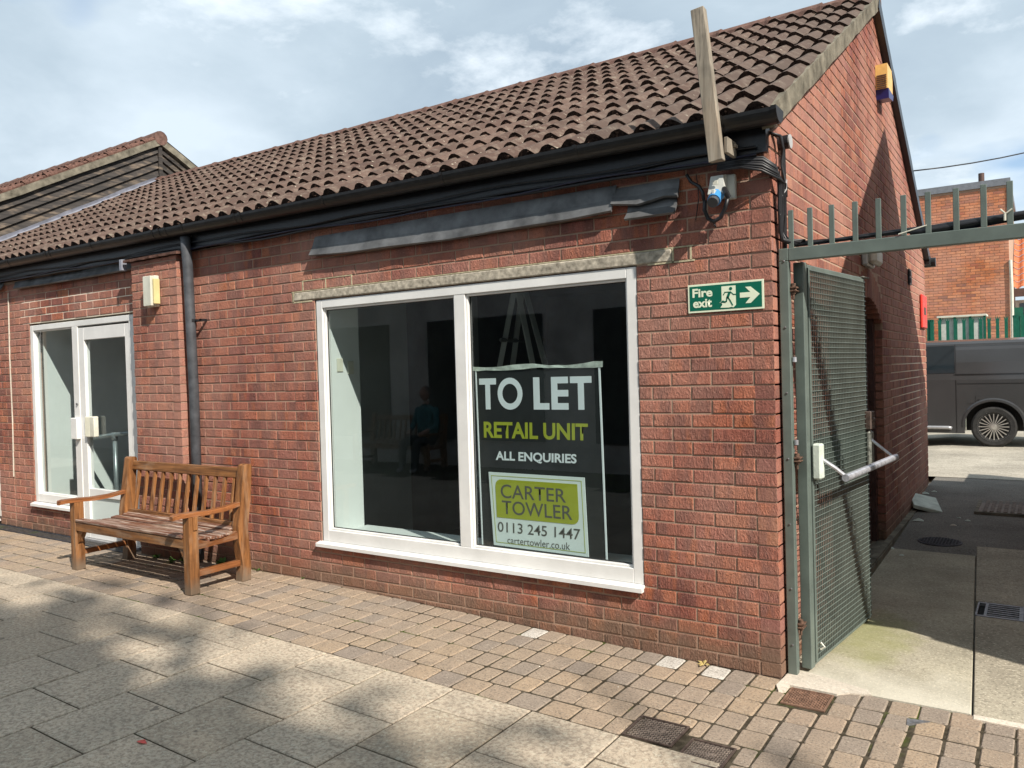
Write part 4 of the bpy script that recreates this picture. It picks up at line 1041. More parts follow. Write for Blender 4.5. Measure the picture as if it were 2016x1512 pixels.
# to let poster
t = thing('to_let_poster', 'black TO LET retail unit poster standing inside the right window pane', 'poster', (-1.5, .10, .45))
mb = MB(); mb.prism([(-1.950, 1.615), (-1.047, 1.612), (-1.030, .449), (-1.941, .455)], .100, .104); mb.build('poster_sheet', M_POSTER, t)
for q, nm in (([(-1.957, 1.62), (-1.949, 1.62), (-1.934, .46), (-1.941, .46)], 'sheet_edge'), ([(-1.052, 1.62), (-1.043, 1.62), (-1.026, .449), (-1.034, .449)], 'sheet_edge')):
    mb = MB(); mb.prism(q, .094, .105); mb.build(nm, M_TAPE if False else M_WHITEI, t)
mb = MB(); vs = []
nn = 16
for i in range(nn+1):
    x = -1.995+i*(.975/nn); vs += [(x, .097-rng.uniform(0, .006), 1.643-.008*math.sin(i*.7)+rng.uniform(-.003, .003)), (x, .096-rng.uniform(0, .006), 1.618+rng.uniform(-.003, .003)-.004*math.sin(i*.5))]
mb.add(vs, [(2*i, 2*i+1, 2*i+3, 2*i+2) for i in range(nn)]); mb.build('tape', M_TAPE, t, fix=False)
def block(polys, x0, x1, z0=1.3635, z1=1.5645, holes=None):
    mb = MB()
    for p in polys: mb.prism([(x0+u*(x1-x0), z0+w*(z1-z0)) for u, w in p], .0978, .0990)
    mb.build('lettering', M_WHITEI, t)
LT = [[(0, .80), (1, .80), (1, 1), (0, 1)], [(.36, 0), (.64, 0), (.64, .7995), (.36, .7995)]]
block(LT, -1.929, -1.795); block(LT, -1.248, -1.101)
block([[(0, 0), (.40, 0), (.40, 1), (0, 1)], [(.4005, 0), (1, 0), (1, .20), (.4005, .20)]], -1.512, -1.398)
block([[(0, 0), (.37, 0), (.37, 1), (0, 1)]]+[[(.3705, b), (1, b), (1, b+.20), (.3705, b+.20)] for b in (0, .40, .80)], -1.382, -1.262)
mb = MB(); oc, oz, ro, ri_, so_2 = -1.689, 1.464, .100, .062, 1.0
for i in range(32):
    a, b = 2*math.pi*i/32, 2*math.pi*(i+1)/32
    mb.prism([(oc+r_*math.cos(q)*.95, oz+r_*math.sin(q)*1.02) for r_, q in ((ro, a), (ro, b), (ri_, b), (ri_, a))], .0978, .0990)
mb.build('lettering', M_WHITEI, t)
text_mesh('RETAIL UNIT', [(-1.902, 1.284), (-1.133, 1.281), (-1.135, 1.178), (-1.903, 1.178)], .0985, M_LIME, t, 'lettering', .030)
text_mesh('ALL ENQUIRIES', [(-1.812, 1.095), (-1.216, 1.095), (-1.218, 1.028), (-1.814, 1.026)], .0985, M_WHITEI, t, 'lettering', .030)
a = thing('agent_board', 'white and lime Carter Towler agent board below the TO LET lettering', 'sign board', (-1.5, .09, .48))
mb = MB(); mb.prism([(-1.865, .958), (-1.160, .957), (-1.145, .482), (-1.839, .486)], .086, .092); mb.build('board', M_BOARDW, a)
def inset(q, d):
    (ax, az), (bx, bz), (cx, cz), (dx_, dz) = q; return [(ax+d, az-d), (bx-d, bz-d), (cx-d, cz+d), (dx_+d, dz+d)]
q0 = [(-1.865, .958), (-1.160, .957), (-1.145, .482), (-1.839, .486)]
qa, qb = inset(q0, .020), inset(q0, .0235); mb = MB()
for i in range(4): mb.prism([qa[i], qa[(i+1) % 4], qb[(i+1) % 4], qb[i]], .0848, .0858)
mb.build('border_line', M_LIME, a)
def rounded(q, r, corners):
    out = []
    for i in range(4):
        p = Vector(q[i])
        if i in corners:
            pa = p+(Vector(q[i-1])-p).normalized()*r; pb = p+(Vector(q[(i+1) % 4])-p).normalized()*r
            for s in range(6):
                u = s/5; out.append(tuple(pa.lerp(p, u).lerp(p.lerp(pb, u), u)))
        else: out.append(tuple(p))
    return out
mb = MB(); mb.prism(rounded([(-1.815, .916), (-1.209, .915), (-1.202, .669), (-1.808, .669)], .055, (0, 2)), .0842, .0852); mb.build('lime_panel', M_LIME, a)
Yl = .0834
text_mesh('CARTER', [(-1.771, .886), (-1.289, .882), (-1.289, .797), (-1.772, .796)], Yl, M_GREYI, a, 'lettering', .006)
text_mesh('TOWLER', [(-1.765, .782), (-1.249, .781), (-1.248, .695), (-1.764, .694)], Yl, M_GREYI, a, 'lettering', .006)
text_mesh('0113 245 1447', [(-1.803, .641), (-1.196, .645), (-1.198, .579), (-1.804, .576)], .0848, M_GREYI, a, 'lettering', .006)
text_mesh('cartertowler.co.uk', [(-1.730, .550), (-1.270, .556), (-1.271, .510), (-1.731, .508)], .0848, M_GREYI, a, 'lettering', 0.)

# ---------------------------------------------------------------- bench
def make_bench(loc, label, group=None):
    """front faces -Y; base at loc (centre of the seat, ground)"""
    t = thing('wooden_bench', label, 'bench', (0, 0, 0), group)
    W = .815; g = 0.
    def part(mb, name, m, parent=t, **k): return mb.build(name, m, parent, **k)
    for s in (-1, 1):
        x0, x1 = (s*W, s*(W-.078)); 
        mb = MB(); mb.cbox(min(x0, x1), max(x0, x1), -.265, -.190, 0, .555, .004, 0, None, .0015); part(mb, 'front_leg', M_BWOODZ)
        # back leg: rear foot splays, post leans slightly back
        xa, xb = min(x0, x1), max(x0, x1)
        pr_ = [(.165, 0), (.245, 0), (.250, .10), (.232, .40), (.262, .60), (.285, .865), (.272, .878), (.235, .880), (.215, .868), (.178, .60), (.150, .42), (.150, .30), (.178, .12)]
        mb = MB(); mb.prism(pr_, xa, xb, 'x'); part(mb, 'back_leg', M_BWOODZ)
        mb = MB(); xm = (xa+xb)/2; mb.cbox(xm-.022, xm+.022, -.190, .17, .118, .162, .003); part(mb, 'side_stretcher', M_BWOODY)
        pr2 = [(-.190, .315), (.155, .325), (.155, .385), (.05, .352), (-.06, .345), (-.19, .385)]
        mb = MB(); mb.prism(pr2, xm-.022, xm+.022, 'x'); part(mb, 'seat_rail', M_BWOODY)
        # arm: rounded front tip, gently dished top
        ys_ = [-.375, -.365, -.33, -.22, -.10, .05, .18]; hw = [.020, .034, .040, .040, .036, .030, .028]; zt = [.578, .584, .588, .586, .578, .582, .600]
        vs = []
        for y, h_, z in zip(ys_, hw, zt): vs += [(xm-h_, y, z-.030), (xm-h_, y, z-.004), (xm-h_+.005, y, z), (xm+h_-.005, y, z), (xm+h_, y, z-.004), (xm+h_, y, z-.030)]
        n = len(ys_); mb = MB(); mb.add(vs, [(i*6+q, i*6+(q+1) % 6, (i+1)*6+(q+1) % 6, (i+1)*6+q) for i in range(n-1) for q in range(6)]+[(5, 4, 3, 2, 1, 0), tuple((n-1)*6+q for q in range(6))]); part(mb, 'arm_rest', M_BWOODY)
        # corner brackets under the front rail
        sx = -s; bx = s*(W-.078)
        mb = MB(); mb.prism([(bx, .325), (bx+sx*.085, .325), (bx+sx*.060, .300), (bx+sx*.035, .262), (bx+sx*.022, .235), (bx, .215)], -.248, -.208); part(mb, 'bracket', M_BWOOD)
        mb = MB(); mb.cbox(xm+s*.039-.004, xm+s*.039+.012 if s > 0 else xm+s*.039+.004, -.235, -.205, .46, .555, .002); part(mb, 'arm_bracket', M_BWOODZ)
    mb = MB(); mb.cbox(-W+.078, W-.078, -.262, -.222, .325, .395, .004); part(mb, 'front_rail', M_BWOOD)
    mb = MB(); mb.cbox(-W+.078, W-.078, .160, .196, .325, .385, .004); part(mb, 'back_seat_rail', M_BWOOD)
    sy = [(-.268, .398, -2), (-.178, .377, 3), (-.098, .362, 3), (-.020, .356, 0), (.058, .362, -6), (.130, .378, -13)]
    for i, (y, z, ta) in enumerate(sy):
        e = W-.082 if i in (0,) else W-.030
        if i == 5: e = W-.082
        M = Matrix.Translation((0, y, z)) @ Matrix.Rotation(R(-ta*1.0), 4, 'X')
        mb = MB(); mb.cbox(-e, e, 0, .066, 0, .021, .004, 0, M, .0015); part(mb, 'seat_slat', M_BSEAT)
    # back rest
    lean = math.atan(.075/.48)
    Mb = Matrix.Translation((0, .196, .395)) @ Matrix.Rotation(-lean, 4, 'X')
    mb = MB(); mb.cbox(-W+.078, W-.078, -.018, .020, .375, .455, .005, 0, Mb, .001); part(mb, 'top_rail', M_BWOOD)
    mb = MB(); mb.cbox(-W+.078, W-.078, -.016, .018, .0, .045, .004, 0, Mb); part(mb, 'lower_back_rail', M_BWOOD)
    for i in range(12):
        x = -W+.078+(2*W-.156)*(i+.75)/12.5
        mb = MB(); mb.cbox(x-.015, x+.015, -.012, .012, .045, .375, .003, 0, Mb); part(mb, 'back_slat', M_BWOODZ)
    return t
bench = make_bench(None, 'varnished slatted wooden bench with arms against the brick pier')
bench.location = (-4.715, -.465, .078)

# weeds by the downpipe
def weed(x, y, z, s, n, label, mat=M_LEAF):
    t = thing('weed', label, 'plant', (x, y, z), 'small weeds at the foot of the wall')
    for k in range(n):
        a = rng.uniform(0, 6.28); l = s*rng.uniform(.5, 1.1); el = rng.uniform(.3, 1.1); w = l*.22
        d = Vector((math.cos(a)*math.cos(el), math.sin(a)*math.cos(el)-.1, math.sin(el))); sd2 = Vector((-math.sin(a), math.cos(a), 0))
        p = Vector((x, y, z)); q1 = p+d*l*.5; q2 = p+d*l-Vector((0, 0, l*.2))
        mb = MB(); mb.add([p, q1+sd2*w, q2, q1-sd2*w, q1+Vector((0, 0, .004))], [(0, 1, 4), (1, 2, 4), (2, 3, 4), (3, 0, 4)]); mb.build('leaf', mat, t, fix=False)
weed(-4.86, -.13, .075, .09, 14, 'leafy green weed under the bench beside the downpipe foot')
weed(-4.98, -.19, .075, .07, 10, 'low green weed under the bench left of the downpipe')
weed(-4.48, -.06, .078, .11, 8, 'upright weed growing right of the downpipe foot')
weed(-5.25, -.14, .078, .08, 8, 'sparse grass tuft under the bench near the pier')
weed(-4.08, -.03, .078, .05, 7, 'small weed at wall foot right of the bench leg')
weed(-3.55, -.02, .078, .035, 6, 'tiny seedling at wall foot below the big window left end')
weed(-.40, -.03, .01, .06, 5, 'dry yellow grass wisp at the wall foot near the gate corner', M_STRAW)

# ---------------------------------------------------------------- covers, drain, litter
M_LID = simple('dark_iron_lid', (.045, .033, .028), .7, .2, var=.4, nscale=30, bump=.3)
def cover(x0, x1, y0, y1, label, mat, diamonds=True, emblem='bars', frame=M_CAST, zl=0.):
    cx, cy = (x0+x1)/2, (y0+y1)/2; z = H(cx, cy)
    t = thing('service_cover', label, 'manhole cover', (cx, cy, z))
    mb = MB(); mb.box(x0, x1, y0, y1, z-.03, z-.004); mb.build('lid', M_LID if mat is M_CAST else mat, t)
    mb = MB(); w = .008
    for a, b, c, d in ((x0, x1, y0, y0+w), (x0, x1, y1-w, y1), (x0, x0+w, y0+w, y1-w), (x1-w, x1, y0+w, y1-w)): mb.box(a, b, c, d, z-.03, z+.003)
    mb.build('frame', frame, t)
    mb = MB(); n = 8; sx = (x1-x0-2*w); sy_ = (y1-y0-2*w); xa, ya = x0+w, y0+w
    zb_, zt_ = z-.004, z-.0005
    def clip_line(px, py, dx2, dy2):
        ts = []
        for (p, d, lo, hi) in ((px, dx2, xa+.004, xa+sx-.004), (py, dy2, ya+.004, ya+sy_-.004)):
            if abs(d) < 1e-9: continue
            a, b = sorted(((lo-p)/d, (hi-p)/d)); ts.append((a, b))
        return max(a for a, _ in ts), min(b for _, b in ts)
    for k in range(-n, n+1):
        for dirx in (1, -1):
            px = cx+k*sx/n*1.0; a, b = clip_line(px, cy, dirx*.7, .7)
            if b-a > .02:
                p = Vector((px+a*dirx*.7, cy+a*.7, 0)); q = Vector((px+b*dirx*.7, cy+b*.7, 0)); d = (q-p).normalized(); nn = Vector((-d.y, d.x, 0))*.0024
                mb.add([p-nn+Vector((0,0,zb_)), q-nn+Vector((0,0,zb_)), q+nn+Vector((0,0,zb_)), p+nn+Vector((0,0,zb_)), p-nn+Vector((0,0,zt_)), q-nn+Vector((0,0,zt_)), q+nn+Vector((0,0,zt_)), p+nn+Vector((0,0,zt_))], [(0,3,2,1),(4,5,6,7),(0,1,5,4),(1,2,6,5),(2,3,7,6),(3,0,4,7)])
    mb.build('tread_pattern', M_CASTG if mat is M_CAST else mat, t, kind='stuff')
    mb = MB(); zz = z+.0005
    if emblem == 'square':
        for a, b, c, d in ((-.03, .03, -.026, -.022), (-.03, .03, .022, .026), (-.03, -.026, -.022, .022), (.026, .03, -.022, .022), (-.008, -.004, -.02, .02), (.0, .018, -.004, .004), (.0, .004, -.016, .016), (.014, .018, -.016, .016)): mb.box(cx+a, cx+b, cy+c, cy+d, zb_, zz)
    else:
        for i in range(7): mb.box(cx-.045+i*.013, cx-.039+i*.013, cy-.012+(i % 2)*.004, cy+.010+(i % 3)*.003, zb_, zz)
        mb.box(cx-.045, cx+.04, cy-.004, cy+.0, zb_, zz)
    mb.build('emblem', M_CASTG if mat is M_CAST else mat, t)
    return t
cover(-.425, -.195, -.975, -.760, 'dark square iron cover with H emblem at the slab edge', M_CAST, emblem='square')
cover(-.150, .042, -1.05, -.845, 'dark diamond pattern iron cover nearest the camera', M_CAST)
cover(.070, .270, -.29, -.085, 'small rusty brown cover beside the shop corner', M_CASTR, frame=M_CASTR)
mb = MB(); mb.box(-.205, -.150, -1.02, -.83, -.02, .001); mb.build('cover_bedding', M_BED, paving)
t = thing('round_cover', 'round dark cover set in the asphalt beside side door', 'manhole cover', (.375, 3.56, H(.375, 3.56)))
zz = H(.375, 3.56)
mb = MB(); mb.lathe([(.0, .006), (.165, .006), (.172, .001), (.172, -.02)], (.375, 3.56, zz), 'z', 32); mb.build('lid', M_CASTD, t)
mb = MB()
for i in range(-6, 7):
    y = 3.56+i*.024; hw = math.sqrt(max(0, .155**2-(i*.024)**2)); mb.box(.375-hw, .375+hw, y-.003, y+.003, zz+.005, zz+.009)
    x = .375+i*.024; mb.box(x-.003, x+.003, 3.56-hw, 3.56+hw, zz+.0045, zz+.0085)
mb.build('tread_pattern', M_CASTD, t, kind='stuff')
t = thing('inspection_cover', 'large grey rectangular cover in the asphalt near the van', 'manhole cover', (.95, 5.25, H(.9, 5.25)))
zz = H(.9, 5.25)
mb = MB(); mb.box(.58, 1.30, 4.87, 5.60, zz-.03, zz+.006); mb.build('lid', M_CASTG, t)
mb = MB()
for a, b, c, d in ((.55, 1.33, 4.84, 4.87), (.55, 1.33, 5.60, 5.63), (.55, .58, 4.87, 5.60), (1.30, 1.33, 4.87, 5.60)): mb.box(a, b, c, d, zz-.03, zz+.012)
mb.build('frame', M_CEMENT, t)
mb = MB()
for i in range(12):
    for j in range(10):
        x, y = .62+i*.057, 4.91+j*.072; mb.box(x, x+.035, y, y+.045, zz+.006, zz+.014)
mb.build('tread_pattern', M_CASTG, t, kind='stuff')
# linear drain
t = thing('channel_drain', 'slotted grey channel drain across the alley concrete', 'drain', (1.0, 1.73, 0))
zz = H(1, 1.73)
mb = MB(); mb.box(.757, 1.32, 1.57, 1.89, zz-.05, zz-.018); mb.build('channel', M_DARK, t)
mb = MB()
for a, b, c, d in ((.757, 1.32, 1.565, 1.59), (.757, 1.32, 1.87, 1.895), (.755, .765, 1.59, 1.87), (.80, .815, 1.59, 1.87)): mb.box(a, b, c, d, zz-.04, zz+.003)
mb.build('frame', M_STEEL, t)
for i in range(6):
    y = 1.615+i*.045; mb = MB(); mb.box(.815, 1.32, y, y+.014, zz-.02, zz+.001); mb.build('grate_bar', M_STEEL, t)
for x in (.985, 1.16): mb = MB(); mb.box(x, x+.022, 1.59, 1.87, zz-.022, zz+.0025); mb.build('cross_bar', M_STEEL, t)
# broken triangular metal plate in the setts
mb = MB(); mb.prism([(.600, -.185), (.690, -.168), (.606, -.255)], -.004, .004, 'z'); tag(mb.build('metal_shard', M_STEEL), 'small triangular metal plate sunk between the setts at right', 'metal plate')
mb = MB(); mb.prism([(.02, -1.075), (.16, -1.10), (.13, -1.30), (-.02, -1.26)], -.02, .004, 'z'); tag(mb.build('broken_stone', M_STONEG), 'pale broken stone beside the dark diamond cover at bottom edge', 'stone')
# leaning white block and rubble by the wall
t = thing('white_block', 'white painted broken plank lying at foot of the side wall', 'plank', (.1, 5.1, .1))
mb = MB(); M = Matrix.Translation((.10, 5.0, .14)) @ Matrix.Rotation(R(16), 4, 'Z') @ Matrix.Rotation(R(14), 4, 'Y') @ Matrix.Rotation(R(10), 4, 'X'); mb.cbox(-.13, .13, -.22, .20, -.02, .02, .004, 0, M, .004); mb.build('plank', M_WBLK, t)
for i, (x, y, s) in enumerate(((.12, 4.35, .05), (.02, 5.75, .05), (.10, 5.9, .03), (.05, 3.15, .03), (.16, 2.95, .02), (.42, 4.25, .03), (.52, 4.5, .025), (.44, 4.6, .02))):
    mb = MB(); z = H(.1, y)+.002; mb.add([(x-s, y-s*.6, z), (x+s, y-s*.5, z), (x+s*.7, y+s, z), (x-s*.8, y+s*.7, z), (x, y, z+s*.5)], [(0, 3, 2, 1), (0, 1, 4), (1, 2, 4), (2, 3, 4), (3, 0, 4)])
    tag(mb.build('rubble', M_WBLK if i != 5 else M_PATCH), 'scrap of pale rubble lying on the alley floor', 'rubble', 'rubble scraps in the alley')
mb = MB(); x, y = -2.12, -2.17; z = H(x, y)+.004
mb.add([(x-.03, y-.006, z), (x+.005, y-.012, z+.004), (x+.035, y+.004, z+.001), (x+.005, y+.012, z+.010), (x-.02, y+.008, z+.003)], [(0, 1, 3, 4), (1, 2, 3)]); tag(mb.build('sweet_wrapper', M_LITR, fix=False), 'tiny red and white wrapper on the slabs at bottom left', 'litter')

# ---------------------------------------------------------------- gate
t = thing('gate_frame', 'grey green steel gate frame with post and spiked overhead bar', 'gate frame', (.05, -.03, 0))
mb = MB(); mb.cbox(.013, .060, .070, .118, -.02, 2.128, .003); mb.build('post', M_GREEN, t)
mb = MB(); mb.cbox(.060, 2.86, .070, .118, 2.128, 2.192, .003); mb.cbox(.013, .060, .070, .118, 2.129, 2.192, .003); mb.build('crossbar', M_GREEN, t)
mb = MB(); mb.cbox(2.86, 2.92, -.06, .0, -.02, 2.19, .003); mb.build('far_post', M_GREEN, t)
for i, x in enumerate((.094, .187, .290, .398, .502, .611, .714, .828, .936, 1.036, 1.14, 1.25, 1.36, 1.47, 1.58, 1.69, 1.80, 1.91, 2.02, 2.13, 2.24, 2.35, 2.46, 2.57, 2.68, 2.79)):
    mb = MB(); lean = rng.uniform(-.004, .004)
    mb.cbox(x-.032, x-.007, .078, .090, 2.192, 2.384, .002, 0, Matrix.Rotation(0, 4, 'Y')); mb.build('spike', M_GREEN, t)
mb = MB()
for z in (2.128, 1.79, 1.455, 1.118, .782, .45, .16): mb.lathe([(0, 0), (.005, 0), (.005, -.004), (0, -.006)], (.040, .0695, z), 'y', 8)
mb.build('bolt', M_STEEL, t)
t2 = thing('overhead_cables', 'thick bundle of black cables lying along the spiked crossbar', 'cables', (.6, -.03, 2.19))
for i in range(9):
    big = i < 3; pts = []
    for s in range(25):
        x = .075+s*1.30/24
        lift = .0+.055*max(0, (x-.45))**1.0*(1.2 if big else .5) if x > .45 else 0
        pts.append((x, (.094 if i % 3 else .112)+(i % 3)*.005+.003*math.sin(x*9+i), 2.202+(i//3)*.008+lift*.6+.006*math.sin(x*6+i*1.3)))
    if big: pts = pts[10:]
    mb = MB(); mb.tube(pts, .017 if big else .0055, 7); mb.build('cable', M_CABLEB if i in (0, 3) else M_CABLE, t2, smooth=True)
mb = MB(); mb.tube([(.57, .066, 2.20), (.625, .066, 2.213), (.69, .066, 2.228)], .003, 6); mb.build('white_tie', M_OFFW, t2)
mb = MB(); mb.tube([(.98, .07, 2.262), (1.0, .07, 2.240), (1.025, .07, 2.259)], .004, 6); mb.tube([(.997, .07, 2.24), (.997, .07, 2.21)], .005, 6); mb.build('white_tie', M_OFFW, t2)
# gate leaf, opened back against the alley wall; local frame: u along the leaf, x across
t = thing('mesh_gate', 'open grey green mesh security gate with push bar', 'gate', (.085, .16, 0))
hx, hy = .088, .150; ex, ey = .205, 1.20
L_ = math.hypot(ex-hx, ey-hy); rot = math.atan2(ey-hy, ex-hx)
G = Matrix.Translation((hx, hy, 0)) @ Matrix.Rotation(rot, 4, 'Z')      # local x = along the leaf, -y faces the alley/camera side
def gp(mb, name, m, **k): return mb.build(name, m, t, **k)
mb = MB(); mb.cbox(0, .052, -.026, .026, .02, 2.125, .003, 0, G); gp(mb, 'hinge_stile', M_GREEN)
mb = MB(); mb.cbox(.062, .082, -.030, .012, .04, 2.10, .002, 0, G); gp(mb, 'mesh_stile', M_GREEN)
mb = MB(); mb.cbox(L_-.030, L_, -.020, .020, .03, 2.11, .003, 0, G); gp(mb, 'lock_stile', M_GREEN)
mb = MB(); mb.cbox(.06, L_, -.020, .020, 2.09, 2.118, .003, 0, G); gp(mb, 'top_rail', M_GREEN)
mb = MB(); mb.cbox(.06, L_, -.020, .020, .022, .04, .003, 0, G); gp(mb, 'bottom_rail', M_GREEN)
mb = MB(); mb.cbox(.08, L_-.03, .004, .014, .985, 1.20, .002, 0, G); gp(mb, 'middle_plate', M_GREEN)
wm = MB(); u0, u1 = .082, L_-.01
nz = 71
for i in range(nz+1):
    z = .045+i*(2.09-.045)/nz; a = G @ Vector((u0, -.026, z)); b = G @ Vector((u1, -.026, z)); wm.tube([a, b], .0024, 4, 0, False)
nu = 35
for i in range(nu+1):
    u = u0+i*(u1-u0)/nu; a = G @ Vector((u, -.0215, .04)); b = G @ Vector((u, -.0215, 2.095)); 
    Mx = G; wm.box(u-.0016, u+.0016, -.0225, -.0150, .04, 2.095, 0, Mx)
gp(wm, 'wire_mesh', M_GREEN, kind='stuff', fix=False)
for z in (1.985, 1.112, .255):
    mb = MB(); mb.cbox(.060, .092, .09, .15, z+.004, z+.012, .001); mb.cbox(.060, .092, .09, .15, z-.012, z-.006, .001)
    mb.lathe([(0, .03), (.012, .03), (.012, .013), (.016, .013), (.016, -.012), (.011, -.014), (.011, -.024), (.006, -.026), (.006, -.05), (0, -.05)], (.073, .110, z), 'z', 10); gp(mb, 'hinge', M_RUST)
mb = MB()
for z in (1.625, 1.20): mb.lathe([(0, -.014), (.011, -.012), (.011, .012), (0, .014)], (.073, .10, z), 'z', 10)
gp(mb, 'washer', M_CHROME)
# panic bar
mb = MB(); mb.cbox(.055, .115, -.075, -.030, 1.00, 1.185, .008, 0, G); gp(mb, 'bar_housing', M_WBLK)
mb = MB(); mb.tube([G @ Vector((.10, -.07, 1.10)), G @ Vector((.12, -.13, 1.055)), G @ Vector((.13, -.175, 1.015))], .010, 8); gp(mb, 'bar_arm', M_CHROME)
mb = MB(); mb.tube([G @ Vector((L_-.02, -.04, 1.13)), G @ Vector((L_-.02, -.175, 1.02))], .009, 8); gp(mb, 'bar_arm', M_CHROME)
mb = MB(); mb.tube([G @ Vector((.11, -.180, 1.010)), G @ Vector((L_-.01, -.180, 1.025))], .019, 14); gp(mb, 'push_bar', M_CHROME, smooth=False)
mb = MB(); mb.cbox(L_-.055, L_+.030, -.055, -.02, 1.19, 1.30, .004, 0, G); mb.lathe([(0, 0), (.012, 0), (.012, -.03), (0, -.03)], tuple(G @ Vector((L_, -.055, 1.25))), 'y', 10); gp(mb, 'lock_case', M_CAST)
mb = MB(); mb.cbox(L_-.045, L_+.030, -.050, -.018, .96, 1.18, .012, 0, G); gp(mb, 'latch_plate', M_LOCK)
mb = MB(); mb.cbox(L_-.06, L_+.07, -.03, .0, 2.118, 2.126, .002, 0, G); gp(mb, 'top_bracket', M_LOCK)
mb = MB(); q = G @ Vector((.12, -.032, .13)); mb.tube([q, q+Vector((.02, -.004, -.02)), q+Vector((.0, -.006, -.035))], .006, 6); gp(mb, 'plastic_tie', M_OFFW)

# ---------------------------------------------------------------- taller gable behind the left end
gx_ = -10.2
t = thing('taller_gable_building', 'taller tiled roof behind with black boarded gable', 'building', (gx_, RY, 3.0))
AZ = 5.33; sl2 = .545; GY0, GY1 = -1.3, 2*RY+1.3
def gzz(y): return AZ-sl2*abs(y-RY)
wl = MB(); wl.prism([(GY0, -.1), (GY1, -.1), (GY1, gzz(GY1)-.02), (RY, AZ-.02), (GY0, gzz(GY0)-.02)], gx_-12, gx_-.03, 'x'); wl.build('wall', M_MORTAR, t)
for side in (-1, 1):                      # boards follow the slope either side of the centre post
    for i in range(9):
        n0 = i*.104; mb = MB()
        pts = []
        y_in = RY+side*.035; y_out = RY+side*(4.4 if side < 0 else 2.4)
        def zz_(y, n): return AZ-.045-sl2*abs(y-RY)-n*1.139
        ya, yb = y_in, y_out
        vs = [(gx_-.028, ya, zz_(ya, n0)), (gx_-.028, yb, zz_(yb, n0)), (gx_+.012, yb, zz_(yb, n0+.1035)), (gx_+.012, ya, zz_(ya, n0+.1035)),
              (gx_-.034, ya, zz_(ya, n0)), (gx_-.034, yb, zz_(yb, n0)), (gx_-.034, yb, zz_(yb, n0+.112)), (gx_-.034, ya, zz_(ya, n0+.112))]
        mb.add(vs, [(0,1,2,3),(3,2,6,7),(0,3,7,4),(1,5,6,2)]); mb.build('weatherboard', M_BOARD, t)
mb = MB(); mb.box(gx_-.03, gx_+.02, RY-.03, RY+.03, 4.2, AZ-.05); mb.build('centre_post', M_BOARD, t)
for side in (-1, 1):
    mb = MB(); vs = []; n = 18
    for i in range(n+1):
        y = RY+side*(.0+4.6*i/n); w = rng.uniform(-.008, .008)
        for xx, dz in ((gx_-.05, .06), (gx_+.05, .055), (gx_+.045, -.055+w), (gx_-.05, -.06)): vs.append((xx, y, gzz(y)+dz))
    mb.add(vs, [(i*4+q, i*4+(q+1) % 4, (i+1)*4+(q+1) % 4, (i+1)*4+q) for i in range(n) for q in range(4)]+[(0, 1, 2, 3), tuple(n*4+q for q in (3, 2, 1, 0))]); mb.build('verge', M_CEMENT, t)
rf = MB()
for side in (-1, 1): rf.add([(gx_+.05, RY, AZ+.07), (gx_-12, RY, AZ+.07), (gx_-12, RY+side*4.7, gzz(RY+4.7)+.07), (gx_+.05, RY+side*4.7, gzz(RY+4.7)+.07)], [(0, 1, 2, 3)])
rfo = rf.build('roof', M_RTILE, t, fix=False)
rt2 = MB(); a2 = math.atan(sl2)
for r_ in range(15):
    for c_ in range(22):
        M = Matrix.Translation((gx_+.05-TW*(c_+1), RY-(r_+1)*.33*math.cos(a2)+.02, gzz(RY+(r_+1)*.33*math.cos(a2))+.075)) @ Matrix.Rotation(a2, 4, 'X'); rt2.merge(tvars[(r_+c_) % 6], M)
rt2.build('roof_tiles', [M_RTILE, M_MOSS], t, kind='stuff', fix=False)
for i in range(26):
    mb = MB(); mb.tube([(gx_+.05-i*.45, RY, AZ+.045), (gx_+.05-(i+1)*.45+.01, RY, AZ+.04)], [.11, .102], 12); mb.build('ridge_tile', M_RIDGE, rfo)
# pale flashing where the low roof meets the gable
mb = MB(); vs = []; n = 12
for i in range(n+1):
    v = -.1+(SLEN+.05)*i/n; a = rp(gx_+.004, v, .04); b = rp(gx_+.028, v, .098+.006*math.sin(i*2)); c = rp(gx_+.075, v, .045)
    vs += [b, a+Vector((.004, 0, .02)), c]
mb.add(vs, [(i*3+q, i*3+q+1, (i+1)*3+q+1, (i+1)*3+q) for i in range(n) for q in range(2)]); mb.build('flashing', M_LEADL, t, fix=False)

# ---------------------------------------------------------------- far end: van, fence, orange building
GZ = H(.5, 9)
t = thing('parked_van', 'dark grey van with alloy wheel parked beyond the alley', 'van', (0, 12.0, GZ))
VY = 11.10; g0 = GZ; wx, wz, wr = .452, g0+.335, .335
X0, X1 = -3.75, 1.30
body = MB(); arch = []
for i in range(15):
    a = math.pi*i/14; arch.append((wx+.415*math.cos(a), wz+.03+.385*math.sin(a)))
side = [(X0+.1, g0+.26), (-.05, g0+.22)]+[(wx-.415, g0+.22)]+arch[::-1]+[(wx+.415, g0+.22), (X1-.05, g0+.28), (X1, g0+.5), (X1, 1.26), (X0+.3, 1.26), (X0, g0+.9), (X0, g0+.45)]
body.prism(side, VY, VY+.06); body.prism(side, VY+1.84, VY+1.90)
body.box(X0+.05, wx-.42, VY+.06, VY+1.84, g0+.24, 1.26); body.box(wx+.42, X1-.002, VY+.06, VY+1.84, g0+.28, 1.26); body.box(wx-.42, wx+.42, VY+.30, VY+1.6, .95, 1.26)
